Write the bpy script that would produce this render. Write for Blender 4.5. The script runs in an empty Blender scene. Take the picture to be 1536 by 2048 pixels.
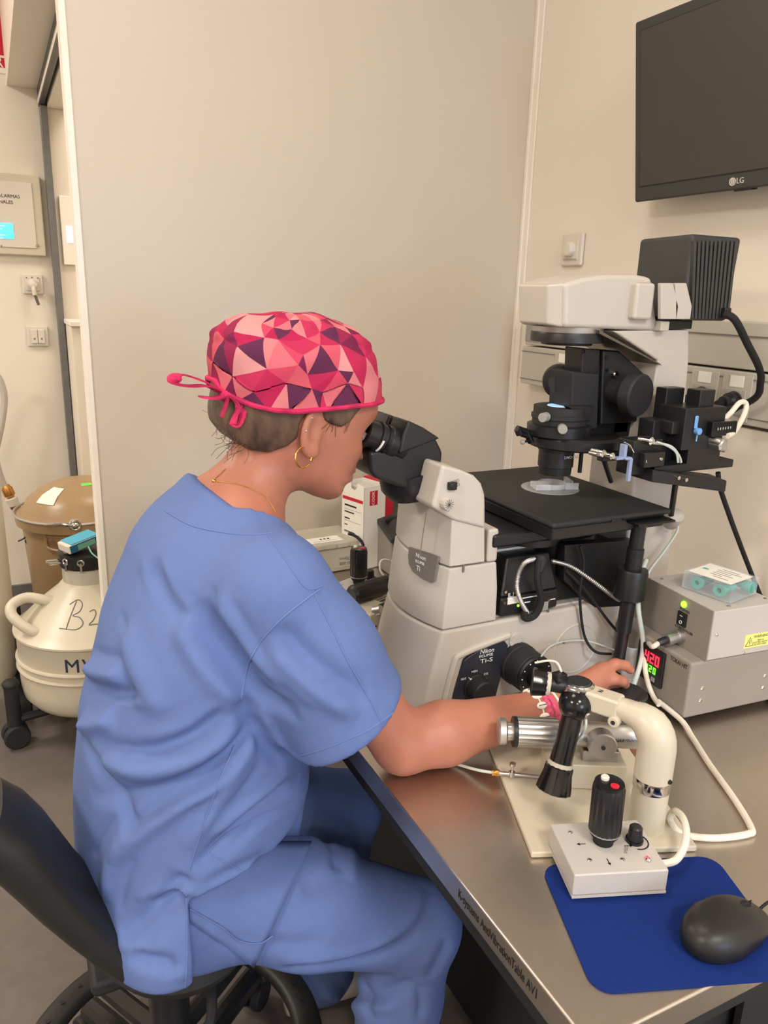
import bpy, bmesh, math, random
import numpy as np
from mathutils import Vector, Matrix
from mathutils.bvhtree import BVHTree
random.seed(7); np.random.seed(7)
scene = bpy.context.scene
COL = scene.collection
# ---------------------------------------------------------------- camera
FOC = 1538.0
TZ = 0.78                      # table top height
CAM = np.array([0.0, 0.0, TZ + 0.66])
def _n(v):
    v = np.array(v, float); return v / np.linalg.norm(v)
_U = -_n((606 - 768, 6455 - 1024, FOC))
_Y = _n((-20 - 768, 565 - 1024, FOC)); _Y = _n(_Y - _Y.dot(_U) * _U)
_X = np.cross(_Y, _U)
ROT = np.stack([_X, _Y, _U])   # camera axes (right, down, forward) -> world
cam_data = bpy.data.cameras.new('camera')
cam = bpy.data.objects.new('camera', cam_data); COL.objects.link(cam)
mw = Matrix.Identity(4)
for i in range(3):
    mw[i][0] = ROT[i][0]; mw[i][1] = -ROT[i][1]; mw[i][2] = -ROT[i][2]; mw[i][3] = CAM[i]
cam.matrix_world = mw
cam_data.sensor_fit = 'VERTICAL'; cam_data.sensor_height = 36.0
cam_data.lens = 36.0 * FOC / 2048.0
cam_data.clip_start = 0.02; cam_data.clip_end = 60
scene.camera = cam
# ---------------------------------------------------------------- world and light
world = bpy.data.worlds.new('world'); scene.world = world; world.use_nodes = True
world.node_tree.nodes['Background'].inputs[0].default_value = (0.9, 0.85, 0.8, 1)
world.node_tree.nodes['Background'].inputs[1].default_value = 0.08
scene.view_settings.view_transform = 'Standard'
scene.view_settings.look = 'None'
scene.view_settings.gamma = 1.0
scene.view_settings.use_curve_mapping = False
scene.view_settings.exposure = 0.42
def area(name, loc, size, power, color, target):
    d = bpy.data.lights.new(name, 'AREA'); d.shape = 'RECTANGLE'
    d.size, d.size_y = size; d.energy = power; d.color = color
    o = bpy.data.objects.new(name, d); COL.objects.link(o)
    o.location = loc
    o.rotation_euler = (Vector(target) - Vector(loc)).to_track_quat('-Z', 'Y').to_euler()
    return o
CEIL = 2.85
WARM = (1.0, 0.925, 0.84)
LAMPS = [(-2.2, -0.2), (0.45, -1.3), (-1.5, 2.9), (-0.9, -2.2), (0.75, 2.85), (0.1, 0.95)]  # the last one is added to brighten the bench
LPOW = [50, 34, 32, 24, 8, 5]
for (lx, ly), lp in zip(LAMPS, LPOW):
    area('ceiling_lamp', (lx, ly, CEIL - 0.03), (0.56, 0.56), lp, WARM, (lx, ly, 0))
# added cool fill light behind the camera, standing in for an unknown source
area('cool_fill', (0.75, -3.12, 1.55), (1.2, 1.1), 34, (0.55, 0.72, 1.0), (0.85, 1.0, 1.0))
# ---------------------------------------------------------------- pixel -> point helpers
def ray(px, py):
    return ROT @ _n((px - 768, py - 1024, FOC))
def AZ(px, py, z):
    r = ray(px, py); return CAM + r * (z - CAM[2]) / r[2]
def AX(px, py, x):
    r = ray(px, py); return CAM + r * (x - CAM[0]) / r[0]
def AY(px, py, y):
    r = ray(px, py); return CAM + r * (y - CAM[1]) / r[1]
# ---------------------------------------------------------------- materials
MATS = {}
def lin(c):
    return tuple(((x / 255.0) / 12.92 if x / 255.0 <= 0.04045 else ((x / 255.0 + 0.055) / 1.055) ** 2.4) for x in c) + (1.0,)
def mat(name, col, rough=0.5, metal=0.0, var=0.0, scale=8.0, bump=0.0, bscale=200.0, spec=0.5, coat=0.0, trans=0.0, emit=None, estr=0.0, sss=0.0, alpha=1.0, ior=1.45, stretch=None):
    if name in MATS: return MATS[name]
    m = bpy.data.materials.new(name); m.use_nodes = True
    nt = m.node_tree; b = nt.nodes['Principled BSDF']
    b.inputs['Base Color'].default_value = lin(col)
    b.inputs['Roughness'].default_value = rough
    b.inputs['Metallic'].default_value = metal
    b.inputs['Specular IOR Level'].default_value = spec
    b.inputs['Coat Weight'].default_value = coat
    b.inputs['Transmission Weight'].default_value = trans
    b.inputs['IOR'].default_value = ior
    b.inputs['Alpha'].default_value = alpha
    if sss:
        b.inputs['Subsurface Weight'].default_value = sss
        b.inputs['Subsurface Radius'].default_value = (0.012, 0.004, 0.002)
        b.inputs['Subsurface Scale'].default_value = 0.5
    if emit:
        b.inputs['Emission Color'].default_value = lin(emit); b.inputs['Emission Strength'].default_value = estr
    tc = nt.nodes.new('ShaderNodeTexCoord')
    src = tc.outputs['Object']
    if stretch:
        mp = nt.nodes.new('ShaderNodeMapping'); mp.inputs['Scale'].default_value = stretch
        nt.links.new(src, mp.inputs['Vector']); src = mp.outputs['Vector']
    n = nt.nodes.new('ShaderNodeTexNoise'); n.inputs['Scale'].default_value = scale; n.inputs['Detail'].default_value = 4
    nt.links.new(src, n.inputs['Vector'])
    r = nt.nodes.new('ShaderNodeValToRGB')
    a = lin([max(0, c * (1 - var)) for c in col]); z = lin([min(255, c * (1 + var)) for c in col])
    r.color_ramp.elements[0].position = 0.3; r.color_ramp.elements[1].position = 0.7
    r.color_ramp.elements[0].color = a; r.color_ramp.elements[1].color = z
    nt.links.new(n.outputs['Fac'], r.inputs['Fac'])
    nt.links.new(r.outputs['Color'], b.inputs['Base Color'])
    if bump:
        n2 = nt.nodes.new('ShaderNodeTexNoise'); n2.inputs['Scale'].default_value = bscale; n2.inputs['Detail'].default_value = 3
        nt.links.new(src, n2.inputs['Vector'])
        bp = nt.nodes.new('ShaderNodeBump'); bp.inputs['Strength'].default_value = bump; bp.inputs['Distance'].default_value = 0.002
        nt.links.new(n2.outputs['Fac'], bp.inputs['Height']); nt.links.new(bp.outputs['Normal'], b.inputs['Normal'])
    MATS[name] = m
    return m
mat('wall', (231, 222, 208), 0.45, var=0.012, scale=1.2, spec=0.35)
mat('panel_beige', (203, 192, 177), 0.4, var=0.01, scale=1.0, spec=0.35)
mat('wall_gloss', (228, 219, 206), 0.16, var=0.01, scale=1.0)
mat('trim_white', (236, 229, 217), 0.4, var=0.01)
mat('ceil', (235, 230, 222), 0.8, var=0.01)
mat('floor', (104, 97, 91), 0.34, var=0.04, scale=30, bump=0.05, bscale=400)
mat('steel', (205, 196, 186), 0.34, 1.0, var=0.01, scale=60, bump=0.05, bscale=700)
mat('chrome', (205, 203, 200), 0.12, 1.0)
mat('satin', (196, 194, 191), 0.42, 1.0)
mat('dark_steel', (70, 72, 74), 0.4, 0.6)
mat('jamb_grey', (112, 112, 110), 0.45, 0.2, var=0.05, scale=30)
mat('scope_white', (192, 185, 176), 0.35, var=0.01, bump=0.03, bscale=900)
mat('cream', (200, 191, 172), 0.33, var=0.01)
mat('box_white', (186, 181, 176), 0.42, var=0.01, bump=0.05, bscale=700)
mat('box_grey', (146, 139, 131), 0.45, var=0.02, bump=0.05, bscale=700)
mat('black', (28, 28, 30), 0.38, var=0.06, scale=20)
mat('black_gloss', (20, 20, 22), 0.16, var=0.05)
mat('black_matte', (34, 34, 36), 0.62, var=0.05, scale=20)
mat('char', (58, 58, 57), 0.5, var=0.04)
mat('screen_off', (66, 61, 57), 0.28, var=0.01)
mat('ink', (25, 25, 28), 0.6)
mat('ink_grey', (110, 105, 100), 0.6)
mat('print_white', (235, 235, 235), 0.5)
mat('rubber', (25, 25, 26), 0.75)
mat('grey_plastic', (150, 150, 146), 0.45)
mat('rail_grey', (186, 180, 168), 0.42, var=0.01)
mat('plate_white', (216, 207, 195), 0.35)
mat('tan_bin', (160, 133, 98), 0.33, var=0.03, scale=6)
mat('paper', (238, 234, 226), 0.7, var=0.01)
mat('red', (196, 22, 48), 0.5)
mat('red_btn', (205, 20, 50), 0.35)
mat('brass', (190, 140, 80), 0.3, 1.0)
mat('gold', (215, 170, 90), 0.2, 1.0)
mat('pad_blue', (22, 44, 108), 0.8, var=0.03, scale=300, bump=0.1, bscale=1500, spec=.12)
mat('clear', (240, 242, 245), 0.06, alpha=0.3)
mat('case_clear', (215, 224, 236), 0.08, alpha=0.26)
mat('clear_blue', (225, 232, 245), 0.12, trans=0.85, ior=1.3)
mat('frost', (226, 218, 202), 0.4, trans=0.35, ior=1.2)
mat('teal', (70, 178, 160), 0.45)
mat('navy', (44, 46, 58), 0.35)
mat('cable_white', (226, 218, 204), 0.45)
mat('cable_pale', (196, 205, 198), 0.4)
mat('yellow', (228, 226, 130), 0.6)

# ---------------------------------------------------------------- mesh builder
WL = {}
class MB:
    def __init__(s, M=None):
        s.v = []; s.f = []; s.M = M
    def add(s, v, f):
        o = len(s.v)
        if s.M is not None:
            v = [tuple(s.M @ Vector(p)) for p in v]
        s.v += [tuple(float(c) for c in p) for p in v]; s.f += [tuple(i + o for i in q) for q in f]
        return s
    def box(s, x0, x1, y0, y1, z0, z1):
        v = [(x0, y0, z0), (x1, y0, z0), (x1, y1, z0), (x0, y1, z0), (x0, y0, z1), (x1, y0, z1), (x1, y1, z1), (x0, y1, z1)]
        return s.add(v, [(0, 3, 2, 1), (4, 5, 6, 7), (0, 1, 5, 4), (1, 2, 6, 5), (2, 3, 7, 6), (3, 0, 4, 7)])
    def hexa(s, bot, top):
        return s.loft([bot, top])
    def loft(s, rings, cap=True, closed=True):
        n = len(rings[0]); v = [p for r in rings for p in r]; f = []
        for k in range(len(rings) - 1):
            for i in range(n if closed else n - 1):
                j = (i + 1) % n
                f.append((k * n + i, k * n + j, (k + 1) * n + j, (k + 1) * n + i))
        if cap:
            f.append(tuple(reversed(range(n)))); f.append(tuple((len(rings) - 1) * n + i for i in range(n)))
        return s.add(v, f)
    def prism(s, poly, axis, a, b):
        def mk(t):
            if axis == 'Y': return [(p[0], t, p[1]) for p in poly]
            if axis == 'X': return [(t, p[0], p[1]) for p in poly]
            return [(p[0], p[1], t) for p in poly]
        return s.loft([mk(a), mk(b)])
    def cyl(s, p0, p1, r0, r1=None, n=24, cap=True):
        return s.rev(p0, p1, [(r0, 0.0), (r0 if r1 is None else r1, 1.0)], n, cap)
    def rev(s, p0, p1, prof, n=24, cap=True, flute=0):
        p0 = Vector(p0); p1 = Vector(p1); d = p1 - p0; ax = d.normalized()
        u = ax.orthogonal().normalized(); w = ax.cross(u)
        rings = []
        for r, t in prof:
            c = p0 + d * t
            ring = []
            for i in range(n):
                a = 2 * math.pi * i / n
                rr = r * (1 - (flute if (i % 2) else 0))
                ring.append(tuple(c + u * (math.cos(a) * rr) + w * (math.sin(a) * rr)))
            rings.append(ring)
        return s.loft(rings, cap)
    def tube(s, path, r, n=10, smooth=6, cap=True, rf=None):
        P = [Vector(p) for p in path]
        if smooth and len(P) > 2:
            Q = []
            for i in range(len(P) - 1):
                a = P[max(i - 1, 0)]; b = P[i]; c = P[i + 1]; d = P[min(i + 2, len(P) - 1)]
                for k in range(smooth):
                    t = k / smooth
                    Q.append(0.5 * ((2 * b) + (c - a) * t + (2 * a - 5 * b + 4 * c - d) * t * t + (3 * b - a - 3 * c + d) * t ** 3))
            Q.append(P[-1]); P = Q
        T = [(P[min(i + 1, len(P) - 1)] - P[max(i - 1, 0)]).normalized() for i in range(len(P))]
        u = T[0].orthogonal().normalized(); rings = []
        for i, p in enumerate(P):
            u = (u - T[i] * u.dot(T[i])).normalized(); w = T[i].cross(u)
            rr = r if rf is None else rf(i / (len(P) - 1))
            rings.append([tuple(p + (u * math.cos(2 * math.pi * k / n) + w * math.sin(2 * math.pi * k / n)) * rr) for k in range(n)])
        return s.loft(rings, cap)
    def ball(s, c, r, n=20, m=12):
        r = (r, r, r) if not hasattr(r, '__len__') else r
        rings = []
        for j in range(1, m):
            t = math.pi * j / m
            rings.append([(c[0] + r[0] * math.sin(t) * math.cos(2 * math.pi * i / n), c[1] + r[1] * math.sin(t) * math.sin(2 * math.pi * i / n), c[2] - r[2] * math.cos(t)) for i in range(n)])
        return s.loft(rings)
    def torus(s, c, ax, R, r, n=32, m=10, a0=0.0, a1=2 * math.pi):
        ax = Vector(ax).normalized(); u = ax.orthogonal().normalized(); w = ax.cross(u); c = Vector(c)
        full = abs(a1 - a0 - 2 * math.pi) < 1e-6
        k = n if full else n + 1
        rings = []
        for i in range(k):
            a = a0 + (a1 - a0) * i / n
            d = u * math.cos(a) + w * math.sin(a)
            rings.append([tuple(c + d * (R + r * math.cos(2 * math.pi * j / m)) + ax * (r * math.sin(2 * math.pi * j / m))) for j in range(m)])
        if full: rings.append(rings[0]); return s.loft(rings, cap=False)
        return s.loft(rings)
    def build(s, name, m, parent=None, bevel=0.0, seg=2, smooth=True, angle=35):
        V = np.array(s.v, float)
        if parent is not None:
            off = WL[parent]
        else:
            off = np.array([(V[:, 0].min() + V[:, 0].max()) / 2, (V[:, 1].min() + V[:, 1].max()) / 2, V[:, 2].min()])
        me = bpy.data.meshes.new(name)
        me.from_pydata([tuple(p) for p in (V - off)], [], s.f)
        me.validate()
        bm = bmesh.new(); bm.from_mesh(me)
        bmesh.ops.recalc_face_normals(bm, faces=bm.faces); bm.to_mesh(me); bm.free()
        o = bpy.data.objects.new(name, me); COL.objects.link(o)
        me.materials.append(MATS[m] if isinstance(m, str) else m)
        if smooth:
            me.shade_smooth()
            if not bevel: me.set_sharp_from_angle(angle=math.radians(angle))
        if parent is not None: o.parent = parent
        else: o.location = off
        WL[o] = off
        if bevel:
            b = o.modifiers.new('bevel', 'BEVEL'); b.width = bevel; b.segments = seg; b.limit_method = 'ANGLE'; b.angle_limit = math.radians(32); b.harden_normals = True
        return o
def tag(o, label, cat, group=None, kind=None):
    o['label'] = label; o['category'] = cat
    if group: o['group'] = group
    if kind: o['kind'] = kind
    return o
def thing(name, label, cat, loc, group=None):
    o = bpy.data.objects.new(name, None); COL.objects.link(o)
    o.location = tuple(float(c) for c in loc); o.empty_display_size = 0.05
    WL[o] = np.array(loc, float)
    return tag(o, label, cat, group)
def struct(o):
    o['kind'] = 'structure'; return o
def frame(o, x, y, z=None):
    """matrix with origin o, columns x, y (and x cross y)"""
    x = Vector(x).normalized(); y = Vector(y); y = (y - x * y.dot(x)).normalized(); z = x.cross(y)
    M = Matrix.Identity(4)
    for i in range(3):
        M[i][0] = x[i]; M[i][1] = y[i]; M[i][2] = z[i]; M[i][3] = o[i]
    return M
def rotz(loc, deg):
    return Matrix.Translation(Vector(loc)) @ Matrix.Rotation(math.radians(deg), 4, 'Z')
def text(name, body, M, size, m, parent, align='CENTER', ext=0.0002, space=1.0, shear=0.0, sx=1.0):
    cu = bpy.data.curves.new(name, 'FONT'); cu.body = body; cu.size = size; cu.align_x = align; cu.align_y = 'CENTER'
    cu.extrude = ext; cu.resolution_u = 3; cu.space_character = space; cu.shear = shear
    to = bpy.data.objects.new(name, cu)
    me = bpy.data.meshes.new_from_object(to)
    bpy.data.objects.remove(to); bpy.data.curves.remove(cu)
    off = Vector(WL[parent])
    me.transform(Matrix.Translation(-off) @ M @ Matrix.Diagonal((sx, 1, 1, 1)))
    me.materials.clear(); me.materials.append(MATS[m])
    o = bpy.data.objects.new(name, me); COL.objects.link(o); o.parent = parent; WL[o] = WL[parent]
    return o
def B2(*a, **k): return MB(*a, **k)
# ================================================================ room
XW = 1.38; YB = 1.92; XS = 0.275; YL = 3.75; XL = -3.4; YF = -3.2
struct(MB().box(XL - .1, XW + .1, YF - .1, YL + .1, -0.05, 0).build('floor', 'floor'))
struct(MB().box(XL - .1, XW + .1, YF - .1, YL + .1, CEIL, CEIL + .05).build('ceiling', 'ceil'))
struct(MB().box(XW, XW + .1, YF, YL, 0, CEIL).build('wall_right', 'wall'))
# tall white panel wall behind the bench, ends in a free edge on the left
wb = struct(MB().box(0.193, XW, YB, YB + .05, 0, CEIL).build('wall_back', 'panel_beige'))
MB().box(0.179, 0.1935, YB - .004, YB + .054, 0, CEIL).build('edge_profile', 'trim_white', wb, bevel=.002)
struct(MB().box(XS, XS + .08, YB + .05, YL, 2.13, CEIL).build('wall_side', 'wall'))
struct(MB().box(XL, XW, YL, YL + .1, 0, CEIL).build('wall_left', 'wall'))
struct(MB().box(XL - .1, XL, YF, YL, 0, CEIL).build('wall_far_left', 'wall'))
# wall behind the photographer; its window opening is invented for the cool fill
wf = struct(MB().box(XL, 0.1, YF - .1, YF, 0, CEIL).box(1.36, XW, YF - .1, YF, 0, CEIL).box(0.1, 1.36, YF - .1, YF, 0, .95).box(0.1, 1.36, YF - .1, YF, 2.15, CEIL).build('wall_front', 'wall'))
w1 = struct(MB().box(0.1, 1.36, YF - .06, YF - .02, .95, 1.0).box(0.1, 1.36, YF - .06, YF - .02, 2.1, 2.15).box(.1, .15, YF - .06, YF - .02, 1.0, 2.1).box(1.31, 1.36, YF - .06, YF - .02, 1.0, 2.1).build('fill_frame_1', 'trim_white', bevel=.003))
# vertical cable profile in the corner of back and right wall
t2 = struct(MB().box(XW - .007, XW, YB - .03, YB, 0.7, CEIL).build('trim_2', 'trim_white', bevel=.002))
MB().box(XW - .012, XW - .006, YB - .012, YB, 0.7, CEIL).build('corner_strip', 'trim_white', t2, bevel=.002)
# sliding door in the side wall: leaf, dark end post, rail casing above
d1 = struct(MB().box(XS, XS + .85, YL - .03, YL - .001, 0.01, 2.13).build('door_1', 'wall_gloss', bevel=.002))
jm = struct(MB().box(XS - .028, XS - .001, YL - .06, YL - .002, 0.0, 2.135).build('trim_3', 'jamb_grey', bevel=.003))
for z in (0.45, 1.36, 1.6, 2.0):
    MB().cyl((XS - .0285, YL - .034, z), (XS - .026, YL - .034, z), .006, n=10).build('screw', 'dark_steel', jm)
t1 = struct(MB().box(XS - .14, XS, YB + .3, YL, 2.2, CEIL).build('trim_1', 'wall'))
MB().box(XS - .03, XS - .012, YB + .3, YL - .004, 2.135, 2.2).build('door_rail', 'dark_steel', t1)
MB().box(XS - .024, XS - .031, YB + .3, YL - .01, 2.145, 2.165).build('rail_lip', 'trim_white', t1)
# baseboards
struct(MB().box(XL, XS - .03, YL - .015, YL, 0, .09).build('baseboard_left', 'jamb_grey'))
# ceiling lights
for i, (lx, ly) in enumerate(LAMPS):
    lt = thing('ceiling_light', ['square ceiling light panel at the left behind the stool', 'square ceiling light panel right behind the camera', 'square ceiling light panel near the far wall with the alarm panel', 'square ceiling light panel beside the one behind the camera', 'square ceiling light panel behind the tall white panel wall', 'added square fill light panel above the seated person'][i], 'ceiling light', (lx, ly, CEIL - .012), 'ceiling light panels')
    MB().box(lx - .3, lx + .3, ly - .3, ly + .3, CEIL - .012, CEIL - .0005).build('frame', 'trim_white', lt)
    mat('diffuser', (255, 244, 226), .6, emit=(255, 236, 205), estr=4.0)
    MB().box(lx - .28, lx + .28, ly - .28, ly + .28, CEIL - .016, CEIL - .0115).build('diffuser', 'diffuser', lt)

# ================================================================ far left background
def wallM(p):   # frame on the far wall: x right, y up, z towards the room
    return frame(p, (1, 0, 0), (0, 0, 1))
# red safety sign
q0 = AY(11, 112, YL - .004); q1 = AY(15, 137, YL - .004)
sg = thing('safety_sign', 'red and white safety sign high on the far left wall', 'sign', (q1[0] - .16, YL, q1[2] - .02))
MB().box(q1[0] - .32, q1[0] + .012, YL - .005, YL - .001, q1[2] - .02, q1[2] + .55).build('sign_plate', 'paper', sg)
MB().box(q1[0] - .32, q1[0] - .006, YL - .006, YL - .0045, q0[2], q1[2] + .52).build('red_field', 'red', sg)
bn = MB().box(q1[0] - .32, q1[0], YL - .006, YL - .0045, q1[2], AY(14, 118, YL)[2]).build('red_band', 'red', sg)
zb = (q1[2] + AY(14, 118, YL)[2]) / 2
text('letter', 'R', wallM((q1[0] - .03, YL - .0063, zb)), .055, 'print_white', sg)
# alarm panel
a0 = AY(0, 345, YL - .03); a1 = AY(80, 352, YL - .03); a2 = AY(93, 513, YL - .03)
xr = (a1[0] + a2[0]) / 2; zt = a1[2]; zb = a2[2]
ap = thing('alarm_panel', 'cream wall alarm panel with a small lit blue screen', 'control panel', (xr - .2, YL, zb))
MB().box(xr - .42, xr, YL - .03, YL - .001, zb, zt).build('case', 'cream', ap, bevel=.006)
MB().box(xr - .39, xr - .035, YL - .034, YL - .029, zb + .03, zt - .03).build('front_plate', 'plate_white', ap, bevel=.002)
s0 = AY(0, 446, YL - .036); s1 = AY(28, 478, YL - .036)
mat('lcd', (60, 170, 215), .3, emit=(70, 190, 240), estr=1.6)
sc = MB().box(s1[0] - .12, s1[0], YL - .037, YL - .0335, s1[2], s0[2]).build('screen', 'lcd', ap)
mat('lcd_line', (120, 215, 240), .4, emit=(150, 225, 250), estr=1.5)
for k in range(5):
    zz = s0[2] - .012 - k * .012
    MB().box(s1[0] - .11, s1[0] - .03 - .01 * (k % 3), YL - .0375, YL - .0368, zz, zz + .004).build('screen_line', 'lcd_line', sc)
tx = AY(40, 394, YL - .035)
text('lettering', '. Y ALARMAS', wallM((tx[0], YL - .0345, tx[2])), .019, 'ink', ap, 'RIGHT', ext=.0003)
tx = AY(26, 405, YL - .035)
text('lettering', 'IONALES', wallM((tx[0], YL - .0345, tx[2])), .018, 'ink', ap, 'RIGHT', ext=.0003)
tx = AY(75, 492, YL - .035)
text('mark', 'CE', wallM((tx[0], YL - .0345, tx[2])), .014, 'ink_grey', ap, ext=.0003)
tx = AY(3, 491, YL - .035)
text('mark', 'x', wallM((tx[0], YL - .0345, tx[2])), .016, 'ink_grey', ap, ext=.0003)
# wall socket with plug
def plate(name, label, cat, x0, x1, y0, y1):
    p = AY(x0, y0, YL - .01); q = AY(x1, y1, YL - .01)
    cx, cz, h = (p[0] + q[0]) / 2, (p[2] + q[2]) / 2, (q[0] - p[0]) / 2
    t = thing(name, label, cat, (cx, YL, cz - h))
    MB().box(cx - h, cx + h, YL - .012, YL - .001, cz - h, cz + h).build('cover_frame', 'plate_white', t, bevel=.004)
    return t, cx, cz, h
t, cx, cz, h = plate('wall_socket', 'cream wall socket with a cream plug and grey cord end', 'socket', 42, 88, 546, 590)
MB().box(cx - h * .68, cx + h * .68, YL - .017, YL - .0115, cz - h * .68, cz + h * .68).build('insert', 'plate_white', t, bevel=.003)
pg = MB().rev((cx, YL - .016, cz), (cx, YL - .055, cz - .004), [(.021, 0), (.02, .5), (.015, .9), (.008, 1)], 16).tube([(cx, YL - .045, cz - .004), (cx + .001, YL - .05, cz - .025), (cx + .003, YL - .05, cz - .045)], .009, 10).build('plug', 'plate_white', t)
MB().tube([(cx + .003, YL - .05, cz - .043), (cx + .008, YL - .045, cz - .06), (cx + .015, YL - .04, cz - .085)], .006, 8).build('cord', 'ink_grey', pg)
for k in (-1, 0, 1):
    MB().cyl((cx + k * .022, YL - .0185, cz + .026 + (.003 if k == 0 else 0)), (cx + k * .022, YL - .0165, cz + .026), .003, n=8).build('pin_hole', 'ink_grey', t)
t, cx, cz, h = plate('light_switch', 'cream double light switch below the wall socket', 'switch', 52, 99, 651, 694)
for k in (-1, 1):
    r = MB().box(cx + (k - 1) * h * .33 + .001, cx + (k + 1) * h * .33 - .001, YL - .02, YL - .0115, cz - h * .68, cz + h * .68).build('rocker', 'plate_white', t, bevel=.002)
    MB().cyl((cx + k * h * .33, YL - .0208, cz - .01), (cx + k * h * .33, YL - .0195, cz - .01), .004, n=8).build('indicator', 'ink_grey', r)

# beige barrel dewar with domed lid
bx, by = AZ(165, 1230, 0)[:2]
by = 3.12; bx = AY(172, 1100, by)[0]
ztop = AY(165, 955, by)[2]; zrim = AY(150, 1045, by - .25)[2]
RB = 0.232
bn = thing('storage_bin', 'large beige round bin with a glossy domed lid', 'bin', (bx, by, 0))
body = MB().rev((bx, by, .012), (bx, by, zrim - .05), [(RB * .8, 0), (RB * .82, .02), (RB * .96, 1)], 48).build('body', 'tan_bin', bn)
lid = MB().rev((bx, by, zrim - .055), (bx, by, ztop), [(RB * .99, 0), (RB * 1.04, .02), (RB * 1.06, .2), (RB * 1.06, .22), (RB * .97, .26), (RB * .93, .34), (RB * .85, .55), (RB * .68, .77), (RB * .45, .91), (RB * .2, .985), (.004, 1.0)], 56).build('lid', 'tan_bin', bn)
MB().torus((bx, by, zrim - .012), (0, 0, 1), RB * 1.062, .005, 48, 8).build('clamp_ring', 'satin', bn)
# view side direction for the fittings
vd = _n((-bx, -by, 0)); ss = _n((vd[1], -vd[0], 0))
def onbin(a, r, z):
    d = vd * math.cos(a) + ss * -math.sin(a); return np.array([bx, by, z]) + d * r
def curved(a0, a1, rz, name, m, parent, n=8):
    """patch on the bin wall/lid: rz = list of (radius, z)"""
    rings = [[tuple(onbin(a0 + (a1 - a0) * i / n, r, z)) for i in range(n + 1)] for r, z in rz]
    inner = [[tuple(onbin(a0 + (a1 - a0) * i / n, r - .004, z - .002)) for i in range(n + 1)] for r, z in rz]
    b = MB(); b.loft(rings, cap=False, closed=False); b.loft(inner, cap=False, closed=False)
    return b.build(name, m, parent)
lv = ztop - zrim + .055
def lr(t):   # lid radius at fraction t
    prof = [(1.06, .22), (.97, .26), (.93, .34), (.85, .55), (.68, .77), (.45, .91), (.2, .985)]
    for (r0, t0), (r1, t1) in zip(prof, prof[1:]):
        if t0 <= t <= t1: return RB * (r0 + (r1 - r0) * (t - t0) / (t1 - t0)) + .004
    return RB
curved(-1.0, -.55, [(lr(t), zrim - .055 + lv * t) for t in (.62, .7, .77, .84, .9)], 'paper_label', 'paper', lid)
mat('green_tag', (120, 220, 90), .5)
curved(.02, .5, [(lr(t) + .001, zrim - .055 + lv * t) for t in (.93, .96)], 'green_sticker', 'green_tag', lid)
c = onbin(-.12, RB * 1.09, zrim - .01)
MB().tube([onbin(-.5, RB * 1.075, zrim - .01), onbin(-.3, RB * 1.1, zrim - .006), onbin(-.14, RB * 1.11, zrim - .01)], .006, 8).torus(c, vd, .018, .005, 16, 8).ball(tuple(c), (.016, .016, .012)).build('clamp_lever', 'chrome', bn)
hz0 = AY(80, 1100, by - .2)[2]; hz1 = AY(80, 1078, by - .2)[2]
hr = RB * .955
fr = MB()
ring = [(-.62, hz0 - .01), (-.1, hz0 - .01), (-.08, hz1), (-.64, hz1)]
fr.tube([onbin(a, hr + .001, z) for a, z in [(-.64, hz1), (-.5, hz1), (-.36, hz1), (-.22, hz1), (-.08, hz1), (-.08, hz0), (-.2, hz0 - .012), (-.36, hz0 - .014), (-.5, hz0 - .012), (-.64, hz0), (-.64, hz1)]], .006, 6, smooth=3)
hd = fr.build('grip_rim', 'tan_bin', body)
mat('tan_dark', (132, 104, 74), .5)
curved(-.63, -.09, [(hr - .001, hz0 - .008), (hr - .001, hz1)], 'grip_recess', 'tan_dark', hd)
# little wing-nut clip hanging from the lid clamp
c = AY(50, 1075, by - .05)
ck = thing('ring_clip', 'small dark metal clip hanging on the wall beside the beige bin', 'clip', (c[0], by - .05, c[2] - .03))
MB().tube([c + [-.025, 0, -.012], c, c + [.012, 0, .02]], .0035, 6).torus(c + [.012, 0, -.016], (0, 1, 0), .011, .003, 14, 6).torus(c + [.016, 0, .014], (0, 1, 0), .008, .003, 14, 6).build('wire', 'dark_steel', ck)

# white cryo tank on a roller base
ty = 2.52; tx0 = AY(186, 1250, ty)[0]; Rt = .232
zc = lambda py: AY(172, py, ty - .1)[2]
zn = zc(1178); zs = zc(1325); zb_ = .115
tank = thing('cryo_tank', 'cream liquid nitrogen tank with conical shoulder, handwritten mark and side handle', 'tank', (tx0, ty, 0.0))
O = lambda z: (tx0, ty, z)
Hh = zn - zb_
prof = [(0.12, 0), (.17, .012), (.205, .05), (.226, .12), (.231, .2), (.232, .30), (.232, .62), (.234, .628), (.24, .64), (.24, .655), (.232, .668), (.215, .70), (.16, .83), (.10, .95), (.082, 1.0), (.078, 1.01)]
bodyt = MB().rev(O(zb_), O(zn), prof, 64).build('shell', 'cream', tank)
zz = lambda t: zb_ + Hh * t
for t_ in (.36, .43):
    MB().torus(O(zz(t_)), (0, 0, 1), .233, .007, 56, 8).build('rib', 'cream', bodyt)
znk = zn + .055
nk = MB().cyl(O(zn - .01), O(znk), .08, .079, 36).build('neck', 'rail_grey', tank)
col = MB().rev(O(znk - .003), O(znk + .05), [(.084, 0), (.086, .1), (.086, .7), (.088, .72), (.088, .85), (.06, 1)], 36).build('collar', 'black', tank)
vt = _n((-tx0, -ty, 0)); st = _n((vt[1], -vt[0], 0))
def ont(a, r, z):
    d = vt * math.cos(a) - st * math.sin(a); return np.array([tx0, ty, z]) + d * r
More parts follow.
